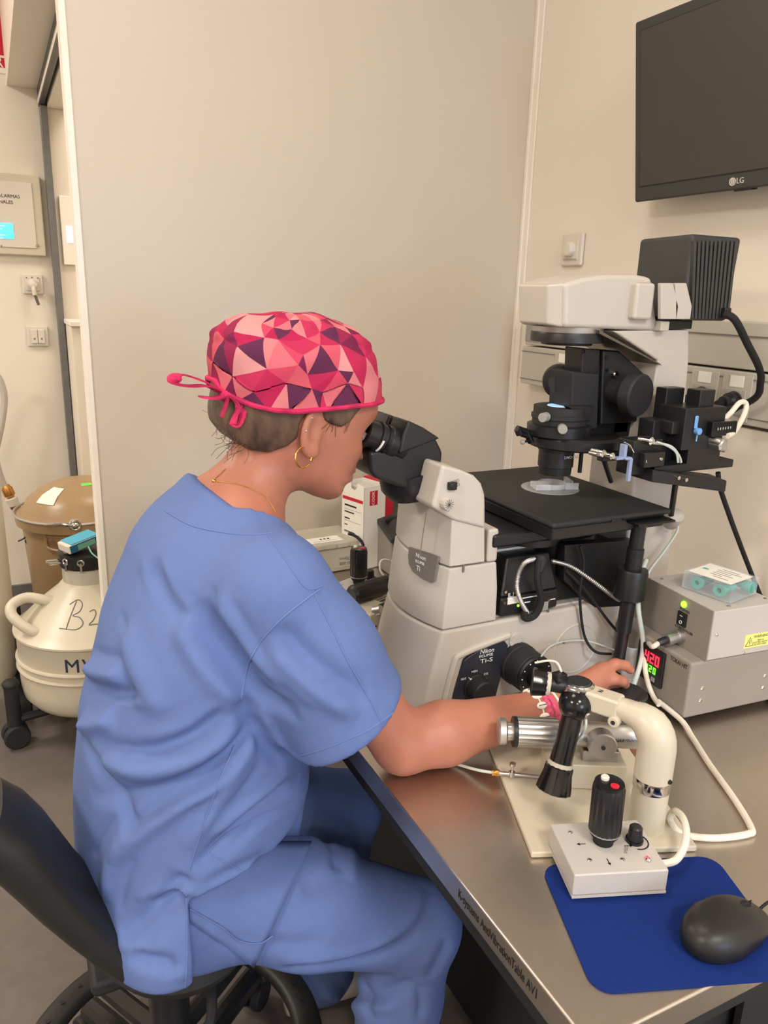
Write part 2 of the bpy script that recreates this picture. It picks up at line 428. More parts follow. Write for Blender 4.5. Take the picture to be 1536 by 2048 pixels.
for a in (-.85, -.25, .5):
    p = ont(a, .088, znk + .025)
    MB().torus(p, _n(np.append(p[:2] - [tx0, ty], 0)), .009, .003, 14, 6).box(p[0] - .003, p[0] + .003, p[1] - .003, p[1] + .003, p[2] - .03, p[2]).build('clip', 'chrome', col)
for a in (-1.1, -1.35):
    MB().cyl(ont(a, .085, znk + .02), ont(a, .125, znk + .022), .0055, n=10).build('stud', 'chrome', col)
MB().cyl(ont(-1.0, .07, znk + .05), ont(-1.0, .07, znk + .075), .011, n=12).build('stud', 'chrome', col)
# handle on the shoulder
h0 = AY(100, 1195, ty - .12); h1 = AY(72, 1232, ty - .2)
hp = [ont(-1.2, .10, zz(.86)), ont(-1.25, .135, zz(.885)), ont(-1.35, .19, zz(.925)), ont(-1.3, .235, zz(.9)), ont(-1.2, .245, zz(.84)), ont(-1.05, .225, zz(.76)), ont(-.95, .205, zz(.715)), ont(-.9, .18, zz(.69))]
MB().tube(hp, .0165, 14, smooth=6).build('handle', 'cream', tank)
# lettering wrapped on the tank
def wrapc(body, size, a, z, rfun, m, name, space=1.0):
    cu = bpy.data.curves.new(name, 'FONT'); cu.body = body; cu.size = size; cu.align_x = 'CENTER'; cu.align_y = 'CENTER'; cu.extrude = .0006; cu.space_character = space
    to = bpy.data.objects.new(name, cu); me = bpy.data.meshes.new_from_object(to)
    bpy.data.objects.remove(to); bpy.data.curves.remove(cu)
    for v in me.vertices:
        zv = z + v.co.y * rfun(z)[1]
        r = rfun(zv)[0]
        p = ont(a + v.co.x / .23, r + .0006 + v.co.z, zv) - WL[bodyt]
        v.co = p
    me.materials.clear(); me.materials.append(MATS[m])
    o = bpy.data.objects.new(name, me); COL.objects.link(o); o.parent = bodyt; return o
mat('ink_navy', (35, 45, 75), .5)
wrapc('MVE', .062, -.13, zz(.51), lambda z: (.2325, 1), 'ink_navy', 'lettering', 1.15)
# hand-drawn B2
def stroke(pts, par):
    P3 = []
    for (u_, v_) in pts:
        zv = zz(.825) + v_ * .75
        t_ = (zv - zb_) / Hh
        r = .215 + (.16 - .215) * (t_ - .70) / .13 if t_ < .83 else .16 + (.10 - .16) * (t_ - .83) / .12
        P3.append(ont(-.34 + u_ / .17, r + .0008, zv))
    MB().tube(P3, .0016, 6, smooth=5).build('handwriting', 'ink_grey', par)
stroke([(-.005, .05), (-.012, .0), (-.014, -.035)], bodyt)
stroke([(-.03, .04), (.0, .055), (.022, .042), (.016, .02), (-.004, .008), (.02, .002), (.03, -.018), (.012, -.034), (-.034, -.032)], bodyt)
stroke([(.05, .018), (.066, .022), (.07, .01), (.06, -.008), (.047, -.022), (.068, -.022), (.09, -.03)], bodyt)
MB().box(*(lambda p: (p[0] - .012, p[0] + .012, p[1] - .006, p[1] + .004, p[2] - .03, p[2] + .025))(ont(.02, .231, zz(.27)))).build('latch', 'black', tank, bevel=.003)
# roller base
rb = thing('roller_base', 'black roller base with casters under the cream tank', 'trolley', (tx0, ty, 0))
MB().cyl(O(.08), O(.1), .06, n=24).build('hub', 'black_matte', rb)
for k in range(5):
    a = -1.32 + k * 2 * math.pi / 5
    p = ont(a, .265, 0); d = ont(a, 1, 0) - ont(a, 0, 0); e = np.array([-d[1], d[0], 0])
    MB().tube([ont(a, .05, .092), ont(a, .27, .092)], .014, 8).build('arm', 'black_matte', rb)
    MB().cyl(p + [0, 0, .05], p + [0, 0, .22], .022, n=16).ball(tuple(p + [0, 0, .22]), (.026, .026, .016)).build('post', 'black_matte', rb)
    cs = MB().cyl(p + e * .008 + [0, 0, .04], p + e * .032 + [0, 0, .04], .04, n=24).build('caster', 'black_matte', rb, bevel=.006)
    MB().cyl(p - e * .032 + [0, 0, .04], p - e * .008 + [0, 0, .04], .04, n=24).build('caster', 'black_matte', rb, bevel=.006)
# data logger on the tank
lg0 = np.array(O(znk + .058)) + np.array([-.02, -.02, 0])
lg = thing('data_logger', 'small white and blue temperature logger on top of the cream tank', 'data logger', lg0)
Ml = rotz(lg0, 24) @ Matrix.Rotation(math.radians(-9), 4, 'Y')
MB(Ml).box(-.055, .055, -.035, .035, .004, .032).build('housing', 'plate_white', lg, bevel=.005)
mat('logger_blue', (70, 165, 195), .4); mat('logger_dark', (30, 95, 130), .4); mat('logger_green', (110, 170, 145), .4)
MB(Ml).box(-.043, .053, -.033, .033, .031, .034).build('top_label', 'logger_blue', lg)
MB(Ml).box(-.05, .056, -.0365, -.034, .006, .03).box(.0535, .0565, -.036, .036, .006, .03).build('side_label', 'logger_dark', lg)
MB(Ml).box(-.025, .035, -.0375, -.036, .009, .026).build('readout', 'logger_green', lg)
mat('wire_green', (130, 185, 160), .5)
p = lg0 + [.02, -.04, .012]
MB().tube([p, p + [.01, -.02, -.02], p + [.04, -.035, -.04], p + [.075, -.03, -.03], p + [.09, -.0, -.02]], .0025, 6).build('wire', 'wire_green', lg)
# white cabinet and added glowing patch for a bluish reflection beyond the panel edge
cy = 3.55
c0 = AY(136, 640, cy); 
wc = thing('wall_cabinet', 'white cabinet glimpsed between the grey door post and the white panel', 'cabinet', (c0[0] + .2, cy, 0))
MB().box(c0[0], c0[0] + .3, cy - .12, YL - .032, .0, c0[2] - .02).build('body', 'wall', wc, bevel=.003)
MB().box(c0[0] - .006, c0[0] + .4, cy - .14, YL - .032, c0[2] - .02, c0[2]).build('top', 'trim_white', wc, bevel=.003)
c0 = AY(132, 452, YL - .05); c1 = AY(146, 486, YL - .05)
wd = thing('reflection_patch', 'added glowing patch imitating a bluish reflection beside the edge of the white panel', 'display', ((c0[0] + c1[0]) / 2, YL - .05, c1[2]))
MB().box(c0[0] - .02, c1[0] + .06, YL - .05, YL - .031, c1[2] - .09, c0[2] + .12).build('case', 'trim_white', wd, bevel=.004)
mat('reflection_pale', (190, 215, 245), .4, emit=(190, 215, 250), estr=.9)
MB().box(c0[0], c1[0] + .03, YL - .053, YL - .0495, c1[2], c0[2]).build('screen', 'reflection_pale', wd)  # glow stands in for a bluish reflection, not a real screen
# white cylinder trolley at the left border with hanging hose
wy = 2.72; wx = AY(16, 1100, wy)[0] - .116
ct = thing('gas_vessel', 'pale storage vessel on a black frame at the left border', 'tank', (wx, wy, 0))
MB().rev((wx, wy, .12), (wx, wy, 1.02), [(.06, 0), (.1, .02), (.115, .06), (.115, .85), (.09, .95), (.05, 1)], 36).build('shell', 'cream', ct)
MB().box(wx - .2, wx + .2, wy - .02, wy + .02, .2, .24).build('frame_bar', 'black_matte', ct)
for dx in (.115, -.13):
    MB().cyl((wx + dx, wy - .02, .08), (wx + dx, wy - .02, .4), .02, n=14).build('post', 'black_matte', ct)
    MB().cyl((wx + dx - .025, wy - .06, .055), (wx + dx + .025, wy - .06, .055), .055, n=24).build('wheel', 'black_matte', ct, bevel=.008)
    MB().tube([(wx + dx, wy, .1), (wx + dx, wy - .06, .06)], .018, 8).build('fork', 'black_matte', ct)
hy = 3.45
HP = [(-90, 880), (-60, 790), (-30, 752), (-6, 752), (8, 790), (4, 840), (-8, 900), (-6, 930), (4, 962), (11, 975)]
hs = thing('transfer_hose', 'grey hose loop with brass and white nozzle on the far wall', 'hose', AY(15, 1030, hy))
MB().tube([AY(x, y, hy) for x, y in HP], .014, 10).build('hose', 'rail_grey', hs)
p0 = AY(10, 970, hy); p1 = AY(22, 995, hy); p2 = AY(29, 1010, hy); p3 = AY(36, 1027, hy)
MB().rev(p0, p1, [(.013, 0), (.022, .3), (.022, .8), (.012, 1)], 16).build('valve', 'brass', hs)
MB().rev(p1, p2, [(.016, 0), (.024, .1), (.022, 1)], 16).build('nozzle_collar', 'plate_white', hs)
mat('nozzle_brown', (120, 75, 60), .5)
MB().rev(p2, p3, [(.022, 0), (.012, 1)], 16).build('nozzle_tip', 'nozzle_brown', hs)
# ================================================================ bench
TX0, TY0, TX1, TY1 = 0.428, 0.398, 1.34, 1.905
tb = thing('lab_table', 'stainless steel anti-vibration lab table with printed front edge', 'table', ((TX0 + TX1) / 2, (TY0 + TY1) / 2, 0))
MB().box(TX0, TX1, TY0, TY1, TZ - .036, TZ).build('table_top', 'steel', tb, bevel=.003)
MB().box(TX0 + .03, TX1 - .02, TY0 + .03, TY1 - .02, TZ - .10, TZ - .036).build('under_frame', 'black_matte', tb)
for x in (TX0 + .10, TX1 - .08):
    for y in (TY0 + .08, TY1 - .08):
        MB().box(x - .035, x + .035, y - .035, y + .035, 0.02, TZ - .10).cyl((x, y, 0), (x, y, .02), .03, n=16).build('leg', 'black_matte', tb)
MB().box(TX0 + .36, TX1 - .06, TY0 + .09, TY0 + .10, .1, TZ - .10).build('side_panel', 'black_matte', tb)
MB().box(TX0 + .3, TX1 - .12, TY0 + .11, TY1 - .35, .03, TZ - .11).build('added_dark_box', 'black_matte', tb, bevel=.005)  # added box that keeps the space under the table black
MB().box(TX1 - .1, TX1 - .085, TY0 + .1, TY1 - .1, .1, TZ - .1).build('rear_panel', 'black_matte', tb)
ta = AX(917, 1803, TX0); te = AX(1072, 2010, TX0)
Mt = frame((TX0 - .0003, (ta[1] + te[1]) / 2, TZ - .018), (0, -1, 0), (0, 0, 1))
text('lettering', 'K-systems AntiVibrationTable AV1', Mt, .0175, 'ink', tb, sx=1.0)
_l = [c for c in tb.children if c.name.startswith('lettering')][0]
_w = max(v.co.y for v in _l.data.vertices) - min(v.co.y for v in _l.data.vertices)
for v in _l.data.vertices:
    yc_ = (ta[1] + te[1]) / 2 - WL[tb][1]
    v.co.y = yc_ + (v.co.y - yc_) * (ta[1] - te[1]) / _w

# ================================================================ wall things on the right
def rightM(p):  # frame on right wall: x towards camera(-Y), y up, normal -X
    return frame(p, (0, -1, 0), (0, 0, 1))
# monitor, tilted down a little
bl = AX(1269, 405, 1.30); tl = AY(1270, 45, bl[1])
upv = _n(tl - bl); Hm = np.linalg.norm(tl - bl); Wm = .545
mo = thing('monitor', 'large dark flat monitor on the right wall, screen off', 'monitor', bl + np.array([.03, -Wm / 2, 0]))
Mm = frame(bl, (0, -1, 0), upv)        # local x right, y up, z out of screen
MB(Mm).box(0, Wm, 0, Hm, -.03, 0).build('case', 'char', mo, bevel=.004)
MB(Mm).box(.1, Wm - .1, .06, Hm - .06, -.062, -.029).build('back_bulge', 'black_matte', mo, bevel=.01)
MB(Mm).box(.016, Wm - .016, .030, Hm - .018, -.001, .0012).build('screen_border', 'black', mo)
MB(Mm).box(.018, Wm - .018, .032, Hm - .020, .0008, .0018).build('screen', 'screen_off', mo)
lgp = AX(1467, 364, 1.30)
lx = (bl[1] - lgp[1])
mat('logo_grey', (205, 200, 190), .4)
MB(Mm).cyl((lx, .0155, -.001), (lx, .0155, .0012), .0075, n=24).build('logo_disc', 'logo_grey', mo)
MB(Mm).torus((lx + .0005, .0155, .0013), (0, 0, 1), .0048, .0005, 20, 6, 1.2, 6.6).box(lx - .0003, lx + .0003, .0135, .018, .001, .0016).build('logo_mark', 'ink_grey', mo)
text('lettering', 'LG', Mm @ Matrix.Translation((lx + .0175, .0155, .0002)), .0145, 'logo_grey', mo, ext=.0006)
MB(Mm).box(lx + .0, lx + .04, -.003, .001, -.02, -.004).build('button_strip', 'black', mo)
wb_ = AX(1400, 250, XW)
MB().box(1.352, XW - .001, bl[1] - .33, bl[1] - .22, bl[2] + .1, bl[2] + .25).build('wall_mount', 'dark_steel', mo)
# dimmer
p0 = AX(1117, 458, XW - .012); p1 = AX(1170, 540, XW - .012)
c = AX(1142, 499, XW - .012); hh = .041
dm = thing('dimmer_switch', 'white rotary dimmer switch on the right wall', 'dimmer', (XW, c[1], c[2] - hh))
MB().box(XW - .011, XW - .0005, c[1] - hh, c[1] + hh, c[2] - hh, c[2] + hh).build('cover_frame', 'plate_white', dm, bevel=.006, seg=3)
MB().box(XW - .0135, XW - .010, c[1] - .027, c[1] + .027, c[2] - .027, c[2] + .027).build('insert', 'plate_white', dm, bevel=.001)
MB().box(XW - .0142, XW - .013, c[1] - .026, c[1] + .026, c[2] - .0245, c[2] - .0235).build('groove', 'ink_grey', dm)
MB().rev((XW - .012, c[1], c[2]), (XW - .03, c[1], c[2]), [(.019, 0), (.0185, .6), (.016, .95), (.01, 1)], 28).build('dial', 'plate_white', dm)
# cable trunking with sockets
XR = XW - .05
za = AX(1055, 621, XR)[2]; zb1 = AX(1050, 690, XR)[2]; zc1 = AX(1043, 765, XR)[2]
ye = AX(1050, 690, XR)[1]; y1 = .25
tr = thing('cable_trunking', 'grey two-row cable trunking along the right wall behind the microscope', 'trunking', (XW - .03, (ye + y1) / 2, zc1))
MB().box(XR, XW - .0005, y1, ye, zb1 + .002, za).build('upper_channel', 'rail_grey', tr, bevel=.003)
MB().box(XR - .008, XW - .0005, y1, ye, zc1, zb1 - .002).build('lower_channel', 'rail_grey', tr, bevel=.003)
MB().box(XR - .003, XR + .001, y1, ye - .0, za - .028, za - .026).build('groove', 'ink_grey', tr)
MB().box(XR - .003, XR + .001, ye - .12, ye - .003, zb1 + .012, za - .026).build('dark_insert', 'grey_plastic', tr)
MB().box(XR - .010, XR - .007, y1, ye, zb1 - .016, zb1 - .0145).box(XR - .010, XR - .007, y1, ye, zc1 + .014, zc1 + .0155).build('seam', 'ink_grey', tr)
mat('socket_face', (172, 167, 158), .4)
def sock(px, py, dark, withplug):
    c = AX(px, py, XR - .008); y, z = c[1], (zb1 + zc1) / 2 - .002
    s = MB().box(XR - .011, XR - .007, y - .036, y + .036, z - .046, z + .046).build('socket_plate', 'rail_grey', tr, bevel=.002)
    MB().box(XR - .014, XR - .010, y - .026, y + .026, z - .034, z + .018).build('socket_insert', 'socket_face', s, bevel=.002)
    MB().rev((XR - .0135, y, z - .008), (XR - .0145, y, z - .008), [(.022, 0), (.022, .5), (.019, 1)], 24).build('socket_well', 'char', s)
    MB().box(XR - .0125, XR - .0108, y - .016, y + .016, z + .022, z + .044).build('sticker', 'paper', s)
    return y, z
SK = [sock(1127, 728, 0, 0), sock(1180, 740, 0, 0), sock(1408, 780, 1, 1), sock(1472, 792, 1, 1)]
# plugs in the two sockets to the right
pls = []
for i, (y, z) in enumerate(SK[2:]):
    pl = thing('mains_plug', ['black mains plug in the socket nearer the microscope pillar', 'black mains plug in the rightmost wall socket'][i], 'plug', (XR - .02, y, z - .02), 'mains plugs in the trunking')
    MB().rev((XR - .0148, y, z - .008), (XR - .045, y, z - .008), [(.019, 0), (.019, .45), (.013, .6), (.012, 1)], 20).build('body', 'black', pl)
    MB().tube([(XR - .044, y, z - .008), (XR - .058, y, z - .012), (XR - .06, y + .004, z - .03)], .008, 8).build('strain_relief', 'rubber', pl)
# upstand board at the back of the bench (below the trunking)
zu = AX(1500, 859, 1.335)[2]
yl = AY(1300, 900, 1.3)[1]
struct(MB().box(1.342, XW - .001, .2, 1.40, .45, zu).build('wall_upstand', 'wall', bevel=.003))

# ================================================================ microscope
yc, ys = 1.06, 0.96
ms = thing('inverted_microscope', 'large cream and black inverted microscope standing on the steel table', 'microscope', (.8, yc, TZ))
def S(px, py, y=ys):
    p = AY(px, py, y); return (p[0], p[2])
def plan(xc, xb, hw, bulge, z, n=10, yc=yc):
    """rounded-front plan outline at height z: corner x, back x, half width, front bulge"""
    r = []
    for i in range(n + 1):
        y = hw - 2 * hw * i / n
        r.append((xc - bulge * (1 - (y / hw) ** 2), yc + y, z))
    return [(xb, yc + hw, z)] + r + [(xb, yc - hw, z)]
# foot / lower frame
zt = S(888, 1263)[1]
base = MB()
base.loft([plan(.560, 1.14, .099, .034, TZ + .001), plan(.565, 1.14, .1, .034, TZ + .012), plan(.580, 1.14, .1, .030, .87), plan(S(887, 1264)[0], 1.14, .099, .024, zt)])
fb = base.build('lower_frame', 'scope_white', ms, bevel=.006, seg=3)
# rear deck steps down behind the tower: dark cut-out volume is covered by a deck plate
MB().prism([(.70, zt - .001), (1.13, zt - .001), (1.13, zt - .0), (.97, zt + .002), (.70, zt + .004)], 'Y', yc - .085, yc + .085).build('deck', 'scope_white', fb)
# front tower
tw = MB().loft([plan(S(886, 1262)[0], .694, .099, .022, zt + .0015), plan(S(895, 1200)[0], .694, .097, .021, .985), plan(S(904, 1140)[0], .69, .095, .02, S(904, 1140)[1])]).build('tower', 'scope_white', ms, bevel=.003)
zs = S(904, 1139)[1] + .0012
MB().box(.672, .692, yc - .094, yc + .094, zs - .002, S(991, 1061)[1]).build('tower_rear', 'scope_white', ms, bevel=.005)
up = MB().loft([plan(S(904, 1139)[0], .668, .094, .018, zs), plan(S(908, 1080)[0], .666, .092, .01, 1.075), plan(S(911, 1040)[0], .664, .09, .004, S(911, 1040)[1] + .006)]).build('tower_upper', 'scope_white', ms, bevel=.003)
MB().box(S(929, 1137)[0] - .0015, S(929, 1137)[0] + .0015, ys + .002, ys + .0045, zs - .010, zs + .002).build('seam_notch', 'ink_grey', up)
hp = [S(888, 931), S(925, 941), S(953, 953), S(967, 968), S(974, 990), S(975, 1010), S(975, 1060), S(911, 1043), S(867, 1017)]
hd = MB().prism(hp, 'Y', ys + .004, 2 * yc - ys - .004).build('tube_head', 'scope_white', ms, bevel=.006, seg=3)
# slot, dial and marks on the head side
c = S(906, 972); MB().rev((c[0], ys + .005, c[1]), (c[0], ys - .004, c[1]), [(.0065, 0), (.0065, .8), (.005, 1)], 20).box(c[0] - .008, c[0] + .006, ys - .003, ys + .004, c[1] - .006, c[1] + .006).build('slide_button', 'black', hd, bevel=.003)
c = S(893, 1007); dl = MB().rev((c[0], ys + .005, c[1]), (c[0], ys - .008, c[1]), [(.0105, 0), (.0105, .8), (.009, 1)], 28, flute=.06).build('dial', 'scope_white', hd)
for k in range(6):
    a = math.pi * k / 6
    MB(Matrix.Translation((c[0], ys - .0083, c[1])) @ Matrix.Rotation(a, 4, 'Y')).box(-.008, .008, -.0003, .0003, -.0004, .0004).build('dial_line', 'ink_grey', dl)
for (x, y) in ((912, 964), (918, 962), (919, 970)):
    c = S(x, y); MB().torus((c[0], ys + .0035, c[1]), (0, 1, 0), .0022, .0003, 14, 5).build('mark', 'ink_grey', hd)
# front seam line and badge
MB().tube([AY(853, 1025, ys + .03), AY(846, 1070, ys + .03), AY(839, 1118, ys + .03)], .0008, 5).build('seam', 'ink_grey', up)
bd = MB()
def front_pt(y, z, push=.0):
    t_ = (y - yc) / .097
    xc_ = np.interp(z, [zt, 1.0, S(904, 1140)[1]], [S(886, 1262)[0], S(893, 1200)[0], S(904, 1140)[0]])
    return (xc_ - .0215 * (1 - t_ * t_) - push, y, z)
zb0, zb1_ = AY(838, 1153, 1.01)[2], AY(838, 1108, 1.01)[2]
rings = []
for push in (.0, .003):
    rings.append([front_pt(y, z, push) for y, z in [(.985, zb1_ + .001), (1.0, zb1_ + .0015), (1.02, zb1_), (1.04, zb1_ - .002), (1.058, zb1_ - .004), (1.058, zb0 + .02), (1.05, zb0 + .008), (1.035, zb0 + .0), (1.01, zb0 - .004), (.99, zb0 - .004), (.985, zb0)]])
mat('badge_grey', (120, 114, 108), .5, .2)
bdg = bd.loft(rings).build('badge', 'badge_grey', ms)
for body, dz, s in (('Nikon', .009, .010), ('ECLIPSE', -.0005, .0065), ('Ti', -.0105, .012)):
    o_ = front_pt(1.022, (zb0 + zb1_) / 2 + dz, .0034)
    sl = Vector(front_pt(.99, o_[2])) - Vector(front_pt(1.045, o_[2]))
    text('badge_lettering', body, frame(o_, sl, (0, 0, 1)), s, 'print_white', bdg)
# binocular head
yb0, yb1 = 1.018, 1.102
bh = thing_head = MB()
bp = [AY(x, y, yb0) for x, y in ((738, 903), (741, 946), (752, 957), (833, 988), (866, 972), (883, 945), (887, 905), (872, 874), (838, 852), (808, 838), (797, 866), (790, 905), (765, 900))]
bp = [(p[0], p[2]) for p in bp]
bino = MB().prism([bp[0], bp[1], bp[2], bp[3], bp[4], bp[5], bp[6], bp[7], bp[11], bp[12]], 'Y', yb0, yb1).build('binocular_body', 'black', ms, bevel=.007, seg=3)
for y0 in (1.003, 1.065):
    MB().prism([bp[11], bp[7], bp[8], bp[9], bp[10]], 'Y', y0, y0 + .052).build('tube_housing', 'black', bino, bevel=.004)
c0 = AY(862, 965, yc - .03); c1 = AY(845, 1000, yc - .03)
MB().rev((bp[4][0] - .022, yc, bp[4][1] + .02), (bp[4][0] - .012, yc, bp[4][1] - .022), [(.05, 0), (.05, .6), (.04, 1)], 32).build('mount_ring', 'black', bino)
for ye_ in (1.03, 1.093):
    a = AY(806, 893, 1.03); b = AY(728, 863, 1.03)
    a = np.array([a[0], ye_, a[2]]); b = np.array([b[0], ye_, b[2]])
    MB().rev(a, b, [(.0215, 0), (.0215, .22), (.0235, .24), (.0235, .42), (.022, .44), (.022, .62), (.0235, .64), (.0235, .70), (.0205, .72), (.0205, .98), (.017, 1), (.015, .9)], 32).build('eyepiece', 'black', ms)
    d = _n(b - a); q = a + d * .037
    ep = bpy.data.objects[[o for o in bpy.data.objects.keys() if o.startswith('eyepiece')][-1]]
    MB().rev(q + d * .002, q - d * .002, [(.0222, 0), (.0238, .02), (.0238, .98), (.0222, 1)], 32).build('grip_ring', 'black_gloss', ep)
    u = Vector((0, -1, 0)); Mq = frame(q + np.array([0, -.0222, .0]) + d * .009, tuple(np.array([-d[2], 0, d[0]])), (0, -1, .0))
    if ye_ < 1.05:
        ring_ = []
        for rr in (.0222, .0232):
            pass
        nrm = np.array([-d[2], 0, d[0]])
        pts = []
        for k in range(7):
            t_ = -1.05 + k * .16
            pts.append(q + d * .010 + (np.array([0, -1, 0]) * math.cos(t_) + nrm * -math.sin(t_) * -1 * -1) * .0226)
        MB().tube(pts, .0022, 6, smooth=2).build('paper_strip', 'paper', ep)
# side control panel
pp = [(1003, 1276), (1013, 1288), (1004, 1330), (985, 1402), (898, 1424), (906, 1385), (925, 1318), (938, 1308), (985, 1282)]
pn = MB().prism([S(*p) for p in pp], 'Y', ys - .006, ys + .006).build('control_panel', 'navy', ms, bevel=.002)
rim = [(1016, 1270), (925, 1306), (906, 1330), (880, 1432)]
MB().tube([(S(*p)[0], ys - .0015, S(*p)[1]) for p in rim], .006, 10, smooth=4).build('panel_rim', 'scope_white', ms)
def SM(px, py, dy=0):
    p = AY(px, py, ys - dy); return frame(p, (1, 0, .0), (0, 0, 1))
text('lettering', 'Nikon', SM(974, 1302, .0062), .011, 'print_white', pn, shear=.2)
text('lettering', 'ECLIPSE', SM(972, 1311, .0062), .0062, 'print_white', pn, sx=1.3)
text('lettering', 'Ti-S', SM(973, 1321, .0062), .0105, 'print_white', pn, sx=1.5)
text('lettering', 'SIDE', SM(927, 1358, .0062), .005, 'print_white', pn)
text('lettering', 'MON', SM(949, 1343, .0062), .005, 'print_white', pn)
text('lettering', 'EYE', SM(972, 1348, .0062), .005, 'print_white', pn)
for p in ((931, 1361), (968, 1354)):
    c = S(*p); MB().cyl((c[0], ys - .0055, c[1]), (c[0], ys - .0064, c[1]), .0012, n=10).build('dot', 'print_white', pn)
c = S(950, 1372, ys - .006)
kn = MB().rev((c[0], ys - .005, c[1]), (c[0] + .0, ys - .036, c[1]), [(.0225, 0), (.0225, .15), (.021, .2), (.0205, .92), (.018, 1)], 32).build('selector_knob', 'black_matte', pn)
MB().box(c[0] - .014, c[0] - .011, ys - .0, ys - .012, c[1] + .0165, c[1] + .0185).build('knob_mark', 'print_white', kn)
c = S(1030, 1280); cv = MB().cyl((c[0], ys + .004, c[1]), (c[0], ys - .0025, c[1]), .0125, n=28).build('cover_cap', 'scope_white', ms, bevel=.001)
MB(Matrix.Translation((c[0], ys - .0027, c[1])) @ Matrix.Rotation(math.radians(-48), 4, 'Y')).box(-.012, .012, -.0004, .0004, -.0014, .0014).build('coin_slot', 'rail_grey', cv)
# focus knob (coarse and fine)
c = S(1046, 1334, ys - .02)
fk = MB().rev((c[0], ys + .002, c[1]), (c[0], ys - .05, c[1]), [(.034, 0), (.0365, .05), (.0365, .3), (.035, .32), (.0345, .96), (.032, 1)], 48).build('focus_knob', 'black_matte', ms)
MB().rev((c[0], ys - .049, c[1]), (c[0], ys - .056, c[1]), [(.0335, 0), (.0335, .6), (.031, 1)], 44).build('scale_ring', 'black', fk)
for k in range(12):
    a = 2 * math.pi * k / 12
    q = (c[0] + .028 * math.cos(a), c[1] + .028 * math.sin(a))
    MB().cyl((q[0], ys - .0558, q[1]), (q[0], ys - .0568, q[1]), .0011, n=8).build('scale_dot', 'print_white', fk)
MB().rev((c[0], ys - .055, c[1]), (c[0], ys - .075, c[1]), [(.019, 0), (.019, .9), (.016, 1)], 30).build('fine_knob', 'black_gloss', fk)
# round port cover
c = S(1150, 1297)
pc = MB().torus((c[0], ys + .0005, c[1]), (0, 1, 0), .046, .0022, 48, 8).build('port_ring', 'scope_white', ms)
MB().cyl((c[0], ys + .003, c[1]), (c[0], ys - .0005, c[1]), .045, n=40).build('port_cover', 'scope_white', ms)
for dx, dz in ((-.028, .018), (.022, .014)):
    MB().cyl((c[0] + dx, ys + .0, c[1] + dz), (c[0] + dx, ys - .0015, c[1] + dz), .0028, n=10).build('screw', 'dark_steel', ms)
# stage
zst = 1.11
a = AZ(1100, 1044, zst); b = AZ(1345, 1020, zst); d = AZ(1000, 938, zst)
sx0, sx1, sy0, sy1 = .738, .985, .892, 1.245
stg = MB().box(sx0, sx1, sy0, sy1, zst - .010, zst).build('stage_plate', 'black_matte', ms, bevel=.008, seg=3)
MB().box(sx0 + .006, sx1 - .006, sy0 + .008, sy1 - .008, zst - .032, zst - .010).build('stage_frame', 'black', ms, bevel=.004)
MB().box(sx0 - .06, sx1 - .06, sy0 + .07, sy1 - .05, zst - .056, zst - .032).build('stage_base', 'black', ms, bevel=.006)
c = AX(1045, 1057, sx0 - .0605); lb = AX(1033, 1047, sx0 - .0605), AX(1047, 1065, sx0 - .0605)
mat('label_blue', (70, 120, 190), .5)
c = AZ(1038, 1056, zst - .045)
lab = MB().box(sx0 - .0615, sx0 - .0595, c[1] - .02, c[1] + .004, zst - .053, zst - .037).build('maker_label', 'label_blue', ms)
text('label_lettering', 'Nikon', frame((sx0 - .0617, c[1] - .008, zst - .042), (0, -1, 0), (0, 0, 1)), .006, 'print_white', lab)
MB().box(sx0 + .115, sx0 + .14, sy0 - .0015, sy0 + .002, zst - .009, zst - .005).build('stage_slot', 'black_gloss', ms)
# glass insert ring
ci = AZ(1100, 976, zst); MB().cyl((ci[0], ci[1], zst - .0005), (ci[0], ci[1], zst + .0008), .052, n=48).build('stage_insert', 'grey_plastic', ms)
MB().cyl((ci[0], ci[1], zst + .0005), (ci[0], ci[1], zst + .0012), .042, n=48).build('insert_glass', 'clear_blue', ms)
# slide holder bracket and knob at right end of stage
p0 = AZ(1290, 1040, zst - .012)
MB().box(p0[0] - .03, p0[0] + .05, p0[1] - .018, p0[1] + .01, zst - .016, zst - .012).build('stage_bracket', 'black_gloss', ms, bevel=.001)
# coaxial stage control: rod hanging from the stage
q0 = AY(1277, 1062, .90); 
MB().rev((q0[0], .90, zst - .02), (q0[0] - .002, .90, zst - .105), [(.012, 0), (.012, .5), (.014, .52), (.014, 1)], 20).build('stage_drive', 'black', ms)
MB().rev((q0[0] - .002, .90, zst - .10), (q0[0] - .004, .90, zst - .155), [(.0245, 0), (.026, .08), (.026, .92), (.02, 1)], 28).build('drive_knob', 'black', ms)
MB().rev((q0[0] - .003, .90, zst - .15), AY(1238, 1318, .90), [(.0125, 0), (.0125, .55), (.010, .56), (.010, 1)], 20).build('drive_rod', 'black', ms)
# nosepiece and optical block below the stage (dark)
MB().rev((ci[0], yc, zst - .056), (ci[0], yc, zst - .12), [(.05, 0), (.075, .2), (.078, .5), (.07, 1)], 36).build('nosepiece', 'black', ms)
for k in range(4):
    a_ = 0.6 + k * math.pi / 2
    MB().cyl((ci[0] + .04 * math.cos(a_), yc + .04 * math.sin(a_), zst - .07), (ci[0] + .04 * math.cos(a_), yc + .04 * math.sin(a_), zst - .035), .014, n=18).build('objective', 'satin', ms)
